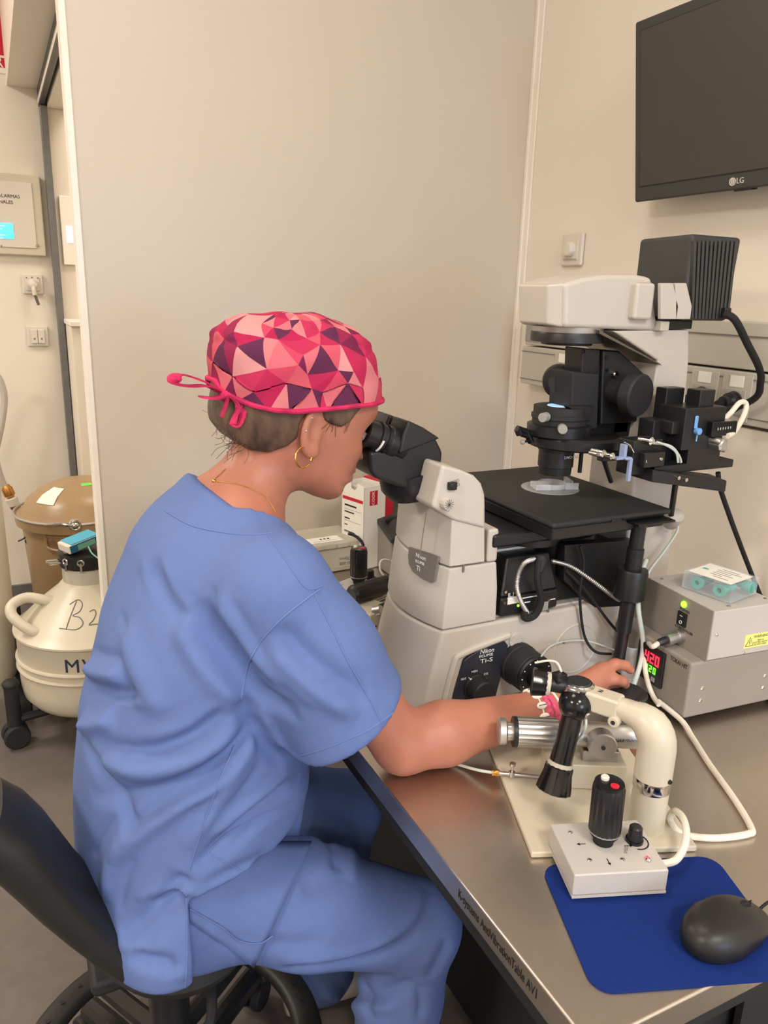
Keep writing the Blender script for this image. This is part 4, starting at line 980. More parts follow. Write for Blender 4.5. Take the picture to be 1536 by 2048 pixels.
# white cable from the connector over the boxes to the manipulator
cable('connector_cable', 'white cable curving from the metal connector down behind the manipulator arm', [pW, pW + [-.012, 0, -.004], AY(1296, 1289, .875), AY(1290, 1328, .865), AY(1295, 1362, .85), AY(1306, 1392, .83), AY(1318, 1410, .81)], .0042, 'cable_white')
# clear case with teal pieces
zk = TZ + hb + uh + .002
w_, d_, h_ = .088, .080, .030
kc = AZ(1460, 1208, zk); kr = -80.0
K0 = Vector((kc[0] - w_ * math.cos(math.radians(kr)), kc[1] - w_ * math.sin(math.radians(kr)), zk))
Mk = rotz(tuple(K0), kr)
cb = thing('clear_case', 'clear plastic case with printed white label and teal rings on the white power supply', 'case', tuple(Mk @ Vector((w_ / 2, d_ / 2, 0))))
MB(Mk).box(0, w_, 0, d_, 0, h_).build('shell', 'case_clear', cb, bevel=.0015)
lbp = MB(Mk).box(.006, w_ - .006, .004, d_ - .010, h_ + .0002, h_ + .0008).build('label', 'paper', cb)
for k, (x0_, x1_) in enumerate(((.036, .066), (.032, .074), (.034, .060), (.034, .068), (.034, .054), (.044, .070))):
    MB(Mk).box(x0_, x1_, d_ - .022 - k * .0085, d_ - .0205 - k * .0085, h_ + .0008, h_ + .0011).build('print_line', 'ink_grey', lbp)
MB(Mk).box(.012, .022, d_ - .045, d_ - .038, h_ + .0008, h_ + .0011).build('label_mark', 'teal', lbp)
for (x, y) in ((.024, .014), (.064, .014)):
    MB(Mk).rev((x, y - .010, .014), (x, y + .03, .014), [(.0105, 0), (.0105, .18), (.008, .2), (.008, 1), (.0045, 1), (.0045, 0), (.0105, 0)], 24, cap=False).build('teal_ring', 'teal', cb)
MB(Mk).rev((.06, .065, .014), (.088, .065, .014), [(.006, 0), (.006, .4), (.0095, .42), (.0095, 1)], 20).build('teal_ring', 'teal', cb)
MB(Mk).box(.002, w_ - .002, .002, .0022, .0225, .024).build('lid_line', 'clear_blue', cb)
# small clear cup behind the hand
cc = AZ(1258, 1350, TZ)
cp = thing('clear_cup', 'small clear plastic cup beside the grey controller', 'cup', (cc[0] + .03, .955 - .05, TZ))
cxy = AY(1258, 1345, .905); 
MB().rev((cxy[0], .905, TZ), (cxy[0], .905, AY(1258, 1292, .905)[2]), [(.013, 0), (.0155, 1), (.0142, 1), (.012, .08), (.001, .08)], 28, cap=False).build('wall', 'clear', cp)
MB().torus((cxy[0], .905, AY(1258, 1292, .905)[2]), (0, 0, 1), .0155, .0012, 28, 6).build('rim', 'clear', cp)
# ================================================================ hydraulic manipulator on its base plate
a20 = -21.0
N0 = AZ(1062, 1718, TZ)
Mn = rotz((N0[0], N0[1], TZ), a20)
def NL(px, py, z):   # local coordinates on that plate
    p = AZ(px, py, z); return np.array(Mn.inverted() @ Vector(p))
mj = thing('joystick_manipulator', 'cream hydraulic joystick manipulator with bent arm on a white base plate', 'micromanipulator', np.array(Mn @ Vector((.1, .1, 0))))
MB(Mn).box(0, .212, 0, .245, .0005, .009).build('base_plate', 'cream', mj, bevel=.0025)
pb = np.array(Mn.inverted() @ Vector(AZ(1294, 1655, TZ + .009)))
px_, py_ = pb[0], pb[1] + .004
topz = .176
MB(Mn).rev((px_, py_, .009), (px_, py_, .075), [(.0225, 0), (.0222, 1)], 40).build('column_base', 'cream', mj)
MB(Mn).rev((px_, py_, .0665), (px_, py_, .083), [(.0228, 0), (.0232, .1), (.0232, .9), (.0228, 1)], 40).build('chrome_ring', 'chrome', mj)
MB(Mn).cyl((px_ + .012, py_ - .02, .088), (px_ + .012, py_ - .022, .088), .003, n=10).build('lock_screw', 'black', mj)
hl = np.array(Mn.inverted() @ Vector(AZ(1163, 1368, TZ + topz)))
dirh = _n(np.array([hl[0] - px_, hl[1] - py_, 0])); Lh = np.linalg.norm([hl[0] - px_, hl[1] - py_])
path = []; rad = []
for t_ in np.linspace(.083, .125, 4): path.append((px_, py_, t_))
cr = .034
for a in np.linspace(0, math.pi / 2, 8)[1:]:
    path.append((px_ + dirh[0] * cr * (1 - math.cos(a)), py_ + dirh[1] * cr * (1 - math.cos(a)), .125 + cr * math.sin(a)))
for t_ in np.linspace(cr, Lh - .01, 6)[1:]:
    path.append((px_ + dirh[0] * t_, py_ + dirh[1] * t_, .125 + cr + .004 * t_ / Lh))
nP = len(path)
MB(Mn).tube(path, .0235, 28, smooth=0, rf=lambda t_: .0235 if t_ < .45 else .0235 - .0115 * min(1, (t_ - .45) / .35)).build('bent_arm', 'cream', mj)
side = np.array([-dirh[1], dirh[0], 0]); side = side if side[1] < 0 else -side
def arm(t_, s_, z_): return (px_ + dirh[0] * t_ + side[0] * s_, py_ + dirh[1] * t_ + side[1] * s_, z_)
MB(Mn).rev(arm(.052, .008, .148), arm(.052, .0195, .148), [(.0075, 0), (.0075, .9), (.006, 1)], 20).build('boss', 'cream', mj)
MB(Mn).cyl(arm(.052, .0185, .148), arm(.052, .0205, .148), .0028, n=12).build('hex_socket', 'black', mj)
MB(Mn).prism([arm(.05, -.014, 0)[:2], arm(Lh + .002, -.014, 0)[:2], arm(Lh + .002, .014, 0)[:2], arm(.05, .014, 0)[:2]], 'Z', .148, .1745).build('arm_bar', 'cream', mj, bevel=.004, seg=3)
MB(Mn @ Matrix.Translation(arm(.042, .0, .1768))).box(-.0, .0001, 0, .0001, 0, .0001)
text('lettering', 'NARISHIGE', Mn @ frame(arm(.028, .002, .1857), tuple(side), tuple(-dirh)), .0075, 'ink', mj, sx=.8)
text('mark', 'N', Mn @ frame(arm(Lh - .026, -.0, .1749), tuple(side), tuple(-dirh)), .009, 'ink', mj)
MB(Mn).rev(arm(Lh + .004, 0, .156), arm(Lh + .004, 0, .178), [(.019, 0), (.021, .15), (.021, .85), (.018, .95), (.0175, 1)], 36).build('swivel_head', 'chrome', mj)
MB(Mn).rev(arm(Lh + .004, 0, .1775), arm(Lh + .004, 0, .1795), [(.0165, 0), (.015, 1)], 32).build('swivel_cap', 'dark_steel', mj)
# ball joint and hanging handle
bj = AZ(1151, 1408, TZ + .152)
br = .022
MB().ball(tuple(bj), br, 28, 18).build('ball_joint', 'black_gloss', mj)
MB().rev(bj + np.array([0, -.004, .012]), np.array(Mn @ Vector(arm(Lh + .004, 0, .162))), [(.014, 0), (.016, 1)], 24).build('joint_bracket', 'satin', mj)
c = bj + np.array([.003, -br * .93, -.007]); MB().rev(c + [0, .006, 0], c + [0, -.003, 0], [(.0045, 0), (.0045, .8), (.003, 1)], 16).build('bolt', 'chrome', mj)
he = AZ(1106, 1582, TZ + .04)
dv = he - bj
MB().rev(bj + dv * .1, bj + dv * .68, [(.0135, 0), (.014, .5), (.0145, 1)], 28).build('handle_rod', 'black_gloss', mj)
MB().rev(bj + dv * .66, bj + dv * .71, [(.0165, 0), (.0165, 1)], 30).build('scale_collar', 'rail_grey', mj)
hk = MB().rev(bj + dv * .70, he, [(.0165, 0), (.019, .06), (.019, .28), (.0225, .75), (.0235, .95), (.021, 1)], 28, flute=.05).build('handle_grip', 'black_gloss', mj)
# horizontal black drive on the left of the head
g0 = np.array(Mn @ Vector(arm(Lh + .004, 0, .168))); g1 = AZ(1063, 1362, TZ + .172)
dg = g1 - g0
MB().rev(g0 + dg * .15, g0 + dg * .62, [(.010, 0), (.010, 1)], 22).build('fine_drive', 'black', mj)
MB().rev(g0 + dg * .60, g0 + dg * .70, [(.0155, 0), (.0155, 1)], 26).build('drive_collar', 'rail_grey', mj)
MB().rev(g0 + dg * .68, g1, [(.016, 0), (.017, .1), (.018, .5), (.019, .95), (.016, 1)], 24, flute=.06).build('drive_knob', 'black_gloss', mj)
q = g0 + dg * .42; MB().box(q[0] - .008, q[0] + .008, q[1] - .007, q[1] + .007, q[2] + .006, q[2] + .018).build('sensor', 'black', mj, bevel=.001)
q = g0 + dg * .17; MB().box(q[0] - .003, q[0] + .003, q[1] - .011, q[1] + .011, q[2] - .006, q[2] + .006).build('clamp', 'chrome', mj)
for k in range(3):
    p0 = np.array(Mn @ Vector(arm(Lh - .012 + k * .012, .012, .150)))
    MB().tube([p0, p0 + [-.004 + k * .008, -.01, -.02], p0 + [.006 + k * .004, .012, -.055], p0 + [.012 + k * .004, .028, -.085]], .0017, 6).build('hydraulic_tube', 'cable_pale', mj)
MB().tube([g0 + dg * .3 + [0, 0, .004], g0 + dg * .35 + [0, .01, .026], g0 + dg * .5 + [.0, .015, .028], g0 + dg * .75 + [0, .02, .02]], .0016, 6).build('hydraulic_tube', 'cable_white', mj)
# silver injector cylinder on its white block
zi = TZ + .082
i0 = AZ(996, 1462, zi); i1 = AZ(1272, 1472, zi)
di = i1 - i0; di[2] = 0; Li = np.linalg.norm(di); ui = di / Li
wi = np.array([-ui[1], ui[0], 0])
nj = thing('microinjector', 'silver microinjector cylinder with knurled knob on a white block', 'microinjector', i0 + di * .6 + [0, 0, -.082 + .009])
bc = i0 + di * .72
Mi = frame((bc[0], bc[1], TZ + .0092), tuple(ui), tuple(wi))
MB(Mi).box(-.068, .04, -.022, .03, 0, .038).build('mount_block', 'cream', nj, bevel=.002)
MB(Mi).box(-.02, .03, -.012, .022, .037, .054).build('saddle', 'satin', nj, bevel=.002)
rI = .0175
MB().rev(i0 + di * .43, i1, [(rI, 0), (rI, .55), (rI * .97, .56), (rI * .97, .8), (rI, .81), (rI, 1)], 36).build('barrel', 'satin', nj)
MB().rev(i0 + di * .12, i0 + di * .43, [(.0195, 0), (.021, .02), (.021, .98), (.0175, 1)], 44, flute=.05).build('knurled_sleeve', 'satin', nj)
MB().rev(i0 + di * .105, i0 + di * .135, [(.0205, 0), (.0212, .1), (.0212, 1)], 36).build('scale_ring', 'black', nj)
MB().rev(i0 + di * .055, i0 + di * .11, [(.0125, 0), (.0125, 1)], 30, flute=.06).build('spindle', 'satin', nj)
MB().rev(i0, i0 + di * .06, [(.017, 0), (.0185, .15), (.0185, .85), (.017, 1)], 32, flute=.03).build('end_knob', 'satin', nj)
ck = AZ(1171, 1480, zi - .002)
MB().rev(bc + [0, 0, 0] - wi * .012 + ui * .0, bc - wi * .032, [(.0185, 0), (.0195, .2), (.0195, .9), (.018, 1)], 32).build('clamp_knob', 'satin', nj)
MB().cyl(bc - wi * .0315, bc - wi * .034, .003, n=12).build('knob_screw', 'dark_steel', nj)
text('lettering', 'NARISHIGE', frame(bc + ui * .035 - wi * .0172 + [0, 0, .002], tuple(ui), (0, 0, 1)), .0065, 'ink', nj, shear=.3)
# dark oval tray behind the cylinder
ot = AZ(1242, 1448, TZ + .0092)
tr_ = MB().rev((ot[0], ot[1], TZ + .0095), (ot[0], ot[1], TZ + .075), [(.018, 0), (.02, .6), (.033, .75), (.035, .85), (.033, .88), (.03, .86), (.001, .86)], 32, cap=False).build('oval_tray', 'dark_steel')
tag(tr_, 'small dark metal dish under the bent cream arm', 'dish')
# steel pipette holder lying on the plate
h0 = AZ(985, 1545, TZ + .016); h1 = AZ(1216, 1567, TZ + .016); dh = h1 - h0
ph = thing('pipette_holder', 'thin steel pipette holder with clear tubing lying on the base plate', 'pipette holder', h0 + dh * .5 + [0, 0, -.006])
MB().rev(h0, h1, [(.0035, 0), (.0035, .07), (.0028, .08), (.0028, .88), (.004, .89), (.004, .97), (.0015, 1)], 14).build('rod', 'satin', ph)
MB().rev(h0 - dh * .005, h0 + dh * .06, [(.005, 0), (.005, .3), (.004, .35), (.0048, .6), (.0048, 1)], 14).build('union_nut', 'brass', ph)
c = h0 + dh * .17; MB().rev(c - [0, 0, .003], c + [0, 0, .018], [(.0045, 0), (.0045, .35), (.0015, .36), (.0015, .8), (.0042, .82), (.0042, 1)], 14).build('bleed_screw', 'satin', ph)
MB().tube([h0, AZ(960, 1541, TZ + .012), AZ(930, 1533, TZ + .006), AZ(900, 1522, TZ + .004), AZ(870, 1500, TZ + .004)], .0022, 8).build('tubing', 'cable_pale', ph)
# ================================================================ joystick control box, mouse pad, mouse
def joybox(name, label, M, parent_loc, full=True):
    t_ = thing(name, label, 'joystick box', parent_loc, 'white joystick boxes')
    w, d, h = .112, .088, .032
    MB(M).box(0, w, 0, d, .004, .007).build('bottom_plate', 'box_white', t_)
    MB(M).box(0, w, 0, d, .0075, h + .004).build('case', 'box_white', t_, bevel=.002)
    for x, y in ((.01, .01), (w - .01, .01), (.01, d - .01), (w - .01, d - .01)):
        MB(M).cyl((x, y, 0), (x, y, .0045), .006, n=12).build('foot', 'rubber', t_)
    hz = h + .004
    jx, jy = .054, .052
    MB(M).rev((jx, jy, hz), (jx, jy, hz + .014), [(.012, 0), (.012, .3), (.0175, .9), (.0175, 1)], 28).build('joystick_boot', 'rubber', t_)
    gs = MB(M).rev((jx, jy, hz + .014), (jx - .001, jy, hz + .079), [(.0175, 0), (.019, .04), (.019, .93), (.0175, 1)], 44, flute=.05).build('joystick_grip', 'black', t_)
    MB(M).rev((jx - .001, jy, hz + .0785), (jx - .001, jy, hz + .0815), [(.0178, 0), (.0172, 1)], 32).build('grip_cap', 'black_gloss', gs)
    MB(M).rev((jx - .004, jy + .007, hz + .081), (jx - .004, jy + .007, hz + .086), [(.005, 0), (.005, .7), (.0035, 1)], 18).build('white_button', 'plate_white', gs)
    MB(M).rev((jx + .002, jy - .008, hz + .081), (jx + .002, jy - .008, hz + .0835), [(.005, 0), (.005, .7), (.0035, 1)], 18).build('red_button', 'red_btn', gs)
    MB(M).rev((jx, jy, hz + .016), (jx, jy, hz + .018), [(.0178, 0), (.0192, .1), (.0192, .9), (.0178, 1)], 32).build('grip_ring', 'satin', gs)
    kx, ky = .092, .05
    MB(M).rev((kx, ky, hz), (kx, ky, hz + .004), [(.0105, 0), (.0105, .9), (.009, 1)], 24).build('knob_skirt', 'black_gloss', t_)
    MB(M).rev((kx, ky, hz + .004), (kx, ky, hz + .021), [(.009, 0), (.0078, .9), (.006, 1)], 24, flute=.04).build('speed_knob', 'black', t_)
    MB(M).torus((kx + .002, ky - .002, hz + .0004), (0, 0, 1), .0135, .0008, 28, 6, 3.6, 7.2).build('dial_arc', 'ink', t_)
    MB(M).ball((.094, .016, hz + .001), .0035, 14, 8).build('status_led', 'chrome', t_)
    mat('led_red', (255, 40, 70), .3, emit=(255, 30, 70), estr=4.0)
    MB(M).ball((.0935, .0175, hz + .0035), .002, 10, 6).build('led_lens', 'led_red', t_)
    for x, y in ((.02, .07), (.026, .022), (.065, .02)):
        MB(M).rev((x, y, hz), (x, y, hz + .0015), [(.0028, 0), (.0028, .5), (.0015, 1)], 12).build('screw', 'chrome', t_)
    MB(M).torus((jx + .024, jy + .022, hz + .008), (1, .3, 0), .0075, .0011, 20, 6).build('wire_loop', 'black', t_)
    for (x, y, r) in ((.026, .049, 180), (.081, .042, 0), (.047, .018, -90)):
        Ma = M @ Matrix.Translation((x, y, hz + .0001)) @ Matrix.Rotation(math.radians(r), 4, 'Z')
        MB(Ma).box(-.005, .004, -.0005, .0005, 0, .0003).prism([(.002, -.0022), (.006, 0), (.002, .0022)], 'Z', 0, .0003).build('arrow', 'ink', t_)
    text('lettering', 'SPEED', M @ Matrix.Translation((.076, .036, hz)) @ Matrix.Rotation(math.radians(62), 4, 'Z'), .0055, 'ink_grey', t_)
    return t_
J0 = AZ(1143, 1802, TZ + .003)
Mj = rotz((J0[0], J0[1], TZ + .0021), -20)
joybox('joystick_box', 'white joystick box with red LED standing on the blue mouse pad', Mj, np.array(Mj @ Vector((.05, .04, 0))))
P0 = AZ(1080, 1733, TZ)
Mp = rotz((P0[0], P0[1], TZ), -20)
pad = []
W_, D_, r_ = .222, .178, .022
for (cx, cy, a0) in ((W_ - r_, -r_, 0), (r_, -r_, 90), (r_, -D_ + r_, 180), (W_ - r_, -D_ + r_, 270)):
    for k in range(7):
        a = math.radians(a0 + 15 * k); pad.append((cx + r_ * math.cos(a), cy + r_ * math.sin(a)))
mp = MB(Mp).prism(pad, 'Z', .0003, .0022).build('mouse_pad', 'pad_blue')
tag(mp, 'dark blue mouse pad with rounded corners at the table edge', 'mouse pad')
# mouse: lofted body
mc = AZ(1452, 1856, TZ + .012)
_md = AZ(1535, 1798, TZ + .01) - AZ(1390, 1880, TZ + .01)
Mm_ = rotz((mc[0], mc[1], TZ + .0023), math.degrees(math.atan2(_md[1], _md[0])) - 90)
def mring(z_, sc, sh=0):
    r = []
    for k in range(32):
        a = 2 * math.pi * k / 32
        x = .033 * sc * math.copysign(abs(math.cos(a)) ** .82, math.cos(a)); y = .060 * sc * math.copysign(abs(math.sin(a)) ** .86, math.sin(a))
        x *= 1 - .10 * (y / .056) ** 2 + (.05 if y < 0 else -.02)
        r.append((x, y + sh, z_))
    return r
mo_ = thing('computer_mouse', 'black computer mouse on the blue mouse pad', 'mouse', mc)
mb = MB(Mm_)
R_ = [mring(.0004, .9), mring(.003, .95), mring(.006, .97), mring(.012, 1.0), mring(.019, .97, -.001), mring(.026, .88, -.003), mring(.031, .74, -.006), mring(.0345, .55, -.009), mring(.0363, .3, -.012), mring(.0368, .08, -.013)]
for ring in R_:
    for i, p in enumerate(ring):
        y = p[1]; drop = max(0, (y - .0)) / .056
        ring[i] = (p[0], p[1], p[2] * (1 - .38 * drop ** 1.6))
mat('mouse_black', (30, 30, 31), .42, var=.03, scale=300)
body_ = mb.loft(R_).build('shell', 'mouse_black', mo_)
MB(Mm_).box(-.0005, .0005, .012, .038, .0205, .0302).build('button_split', 'black_gloss', mo_)
MB(Mm_ @ Matrix.Rotation(0, 4, 'X')).rev((-.0035, .026, .0235), (.0035, .026, .0235), [(.0085, 0), (.0095, .3), (.0095, .7), (.0085, 1)], 28, flute=.04).build('scroll_wheel', 'rubber', mo_)
f_ = np.array(Mm_ @ Vector((0, .055, .008)))
d_ = np.array(Mm_ @ Vector((0, 1.055, .008))) - f_
MB().tube([f_, f_ + d_ * .02 + [0, 0, .004], f_ + d_ * .06 + [0.01, 0, -.004], f_ + d_ * .14 + [.04, 0, -.006], f_ + d_ * .2 + [.09, .02, -.006]], .0018, 8).build('cord', 'rubber', mo_)
# joystick cable: from the box, loop behind the column, out over the table and back to the boxes
pj = np.array(Mj @ Vector((.112, .03, .018)))
cable('joystick_cable', 'white joystick cable looping over the steel table to the grey controller', [pj, AZ(1352, 1720, TZ + .02), AZ(1372, 1680, TZ + .03), AZ(1368, 1640, TZ + .035), AZ(1350, 1622, TZ + .03), AZ(1340, 1640, TZ + .014), AZ(1365, 1668, TZ + .006), AZ(1430, 1676, TZ + .005), AZ(1495, 1668, TZ + .005), AZ(1502, 1655, TZ + .005), AZ(1470, 1600, TZ + .005), AZ(1420, 1530, TZ + .005), AZ(1385, 1475, TZ + .006), AZ(1362, 1440, TZ + .012), np.array(Mb @ Vector((-.01, .05, .02)))], .0045, 'cable_white')
# ================================================================ far side of the bench
G0 = AZ(700, 1238, TZ)
gp = AZ(640, 1185, TZ); 
Mg = rotz((AZ(800, 1310, TZ)[0] - .0, AZ(800, 1310, TZ)[1], TZ), 12)
bp2 = thing('far_manipulator', 'black fluted hydraulic drive with white block on the far base plate left of the microscope', 'micromanipulator', (.60, 1.42, TZ))
MB().prism([AZ(668, 1198, TZ)[:2], AZ(772, 1285, TZ)[:2], AZ(835, 1240, TZ)[:2] + np.array([.06, .0]), AZ(760, 1170, TZ)[:2] + np.array([.06, 0])], 'Z', TZ + .0005, TZ + .009).build('base_plate', 'cream', bp2, bevel=.002)
w0 = AZ(765, 1262, TZ + .009)
Mw = rotz((w0[0], w0[1], TZ + .0092), 20)
MB(Mw).box(-.035, .03, 0, .055, 0, .044).build('white_block', 'cream', bp2, bevel=.002)
MB(Mw).cyl((-.02, -.0005, .016), (-.02, .001, .016), .0022, n=10).build('block_hole', 'ink', bp2)
MB(Mw).box(.005, .026, -.008, .02, .012, .05).build('black_slide', 'black', bp2, bevel=.002)
MB(Mw).rev((-.016, .01, .044), (-.010, -.006, .05), [(.010, 0), (.010, .9), (.008, 1)], 20).build('silver_pin', 'satin', bp2)
MB(Mw).tube([(.012, -.012, .004), (-.012, -.016, .006)], .0032, 8).tube([(.012, -.012, .0), (.012, -.012, .018)], .003, 8).ball((.012, -.012, .016), .005).build('wing_screw', 'satin', bp2)
v0 = AY(702, 1192, 1.33); v1 = AY(775, 1168, 1.36)
dvv = v1 - v0
MB().rev(v0, v1, [(.0155, 0), (.021, .06), (.0215, .75), (.0195, .78), (.02, .98), (.017, 1)], 30, flute=.05).build('fluted_drive', 'black', bp2)
MB().rev(v1 - dvv * .02, v1 + dvv * .55, [(.011, 0), (.011, .5), (.013, .55), (.013, 1)], 20).build('drive_rail', 'black', bp2)
MB().box(v1[0] + .002, v1[0] + .04, v1[1] - .012, v1[1] + .012, v1[2] - .026, v1[2] - .011).build('rail_bracket', 'satin', bp2, bevel=.002)
MB().box(v1[0] - .002, v1[0] + .012, v1[1] - .014, v1[1] - .008, v1[2] + .009, v1[2] + .014).build('red_mark', 'red', bp2)
for k in range(2):
    q = AY(790 + k * 10, 1140 - k * 6, 1.36)
    MB().rev(q - [0, 0, .012], q + [0, 0, .012], [(.006, 0), (.006, .7), (.008, .72), (.008, 1)], 16).build('post_screw', 'satin', bp2)
MB().tube([AY(*p) for p in ((797, 1130, 1.40), (775, 1120, 1.40), (762, 1122, 1.40), (760, 1138, 1.39), (768, 1152, 1.38), (780, 1162, 1.37))], .0022, 8).build('tube_loop', 'cable_white', bp2)
j2 = AZ(720, 1224, TZ + .0095)
J2 = rotz((AZ(719, 1223, TZ + .0095)[0], AZ(719, 1223, TZ + .0095)[1], TZ + .0095), 24)
joybox('joystick_box', 'white joystick box half hidden behind the shoulder, beside the plastic organiser', J2, np.array(J2 @ Vector((.05, .04, 0))))
# translucent organiser box
o1 = AZ(722, 1137, TZ)
og = thing('organizer_box', 'translucent plastic organiser box with white label behind the shoulder', 'storage box', (o1[0] - .1, o1[1] + .06, TZ))
Mo = rotz((o1[0], o1[1], TZ), 3)
oh = AY(722, 1078, o1[1])[2] - TZ
oa = MB(Mo).box(-.21, 0, 0, .13, .001, oh * .8)
oa.build('tray', 'frost', og, bevel=.006)
MB(Mo).box(-.214, .003, -.003, .133, oh * .8, oh).build('lid', 'frost', og, bevel=.005)
lt_ = MB(Mo).box(-.135, -.045, .01, .05, oh + .0003, oh + .001).build('label', 'paper', og)
for k in range(3):
    MB(Mo).box(-.098 + k * .010, -.092 + k * .010, .031, .038, oh + .0009, oh + .0012).build('print_mark', 'ink', lt_)
MB(Mo).box(-.12, -.06, .0195, .021, oh + .0009, oh + .0012).build('print_line', 'ink_grey', lt_)
for k in range(6):
    MB(Mo).box(-.2 + k * .034, -.2 + k * .034 + .026, -.0045, -.0028, oh * .83, oh * .97).build('lid_tab', 'frost', og, bevel=.001)
    MB(Mo).box(-.2 + k * .034, -.199 + k * .034, .004, .126, .004, oh * .78).build('divider', 'frost', og)
ol = MB(Mo).box(-.075, -.006, -.0012, .0005, .012, .042).build('side_label', 'rail_grey', og)
RM = lambda x, z: Mo @ frame((x, -.0016, z), (-1, 0, 0), (0, 0, -1))
text('label_lettering', '2-45-808', Mo @ frame((-.04, -.0014, .022), (1, 0, 0), (0, 0, 1)) @ Matrix.Rotation(math.pi, 4, 'Z'), .0115, 'ink_grey', ol)
text('label_lettering', '0.270mm', Mo @ frame((-.04, -.0014, .034), (1, 0, 0), (0, 0, 1)) @ Matrix.Rotation(math.pi, 4, 'Z'), .0115, 'ink_grey', ol)
# carton with red flap
r1 = AZ(725, 1142, TZ); r2 = AZ(783, 1126, TZ); r0 = AZ(697, 1112, TZ)
hc = AY(738, 975, r1[1])[2] - TZ
ca = thing('pipette_carton', 'open white carton with red back panel and red logo standing behind the organiser', 'carton', (r1[0] + .04, r1[1] + .05, TZ))
ex = _n(r2 - r1); ey = np.array([-ex[1], ex[0], 0]); Mc = frame((r1[0], r1[1], TZ), tuple(ex), tuple(ey))
cw = np.linalg.norm(r2 - r1) * .72; cd = .085; th = .0015
hl_ = hc + .012
MB(Mc).box(0, cw, 0, th, .001, hc).box(0, cw, cd - th, cd, .001, hc).box(cw - th, cw, 0, cd, .001, hc).box(0, cw, 0, cd, .001, .003).build('walls', 'paper', ca)
lw = [(0, .001), (cd, .001), (cd, hl_), (cd * .62, hl_ - .004), (cd * .58, hl_ - .022), (cd * .45, hl_ - .026), (cd * .34, hl_ - .02), (cd * .3, hl_ - .006), (0, hc)]
MB(Mc).prism(lw, 'X', 0, th).build('notched_side', 'paper', ca)
MB(Mc).box(cw, cw + .026, 0, cd, .001, hc + .004).build('red_panel', 'red', ca)
MB(Mc).box(.012, cw - .012, .012, cd - .02, .01, hc - .008).build('inner_tray', 'plate_white', ca)
lg_ = MB(Mc).box(cw * .26, cw * .62, -.0006, .0005, hc - .048, hc - .012).build('logo', 'red', ca)
text('logo_lettering', 'COOK', Mc @ frame((cw * .42, -.0008, hc - .03), (0, 0, 1), (-1, 0, 0)), .0115, 'print_white', lg_)
CM = lambda y, z: Mc @ frame((-.0004, y, z), (0, -1, 0), (0, 0, 1))
MB(Mc).box(-.0006, .0004, .004, cd - .004, hc - .042, hc - .034).build('red_stripe', 'red', ca)
for k, (l_, t_) in enumerate(((.045, .004), (.036, .003), (.02, .003), (.012, .002), (.04, .002), (.03, .002), (.022, .002))):
    zz0 = hc - .058 - k * .0165
    MB(Mc).box(-.0007, .0004, cd - .012 - l_, cd - .012, zz0, zz0 + t_).build('print_line', 'ink', ca)
for k in range(4):
    MB(Mc).box(-.0006, .0004, .01, cd - .012, hc - .066 - k * .03, hc - .0655 - k * .03).build('printed_line', 'ink_grey', ca)
cable('blue_cable', 'short dark blue cable curving over the corner of the organiser box', [AY(697, 1067, o1[1] - .01), AY(712, 1073, o1[1] - .012), AY(724, 1085, o1[1] - .016), AY(727, 1098, o1[1] - .016), AY(724, 1112, o1[1] - .016)], .004, 'navy')
# dark equipment box behind the microscope
e0 = AZ(826, 1200, TZ)
eq = thing('grey_console', 'dark-topped grey console half hidden behind the microscope tower', 'console', (.92, 1.70, TZ))
yq = 1.56
q1 = AY(784, 1062, yq); q2 = AY(812, 1082, yq)
MB().loft([[(q1[0], yq, TZ + .001), (q1[0] + .2, yq, TZ + .001), (q1[0] + .2, yq + .2, TZ + .001), (q1[0], yq + .2, TZ + .001)], [(q1[0], yq, AY(795, 1085, yq)[2]), (q1[0] + .2, yq, AY(795, 1085, yq)[2]), (q1[0] + .2, yq + .2, AY(795, 1050, yq)[2] + .03), (q1[0], yq + .2, AY(795, 1050, yq)[2] + .03)]]).build('case', 'box_grey', eq, bevel=.004)
zq = AY(795, 1085, yq)[2]; zq2 = AY(795, 1050, yq)[2] + .03
MB().loft([[(q1[0] - .004, yq - .004, zq), (q1[0] + .204, yq - .004, zq), (q1[0] + .204, yq + .2, zq2), (q1[0] - .004, yq + .2, zq2)], [(q1[0] - .004, yq - .004, zq + .012), (q1[0] + .204, yq - .004, zq + .012), (q1[0] + .204, yq + .2, zq2 + .012), (q1[0] - .004, yq + .2, zq2 + .012)]]).build('dark_top', 'char', eq, bevel=.002)
MB().box(q2[0], q2[0] + .1, yq - .05, yq - .004, TZ + .001, zq - .02).build('front_module', 'box_white', eq, bevel=.003)
cable('head_cable', 'black cable arching from the microscope head towards the wall', [AY(833, 1018, 1.18), AY(822, 1026, 1.25), AY(806, 1030, 1.4), AY(785, 1034, 1.55), AY(770, 1046, 1.66)], .006, 'rubber')
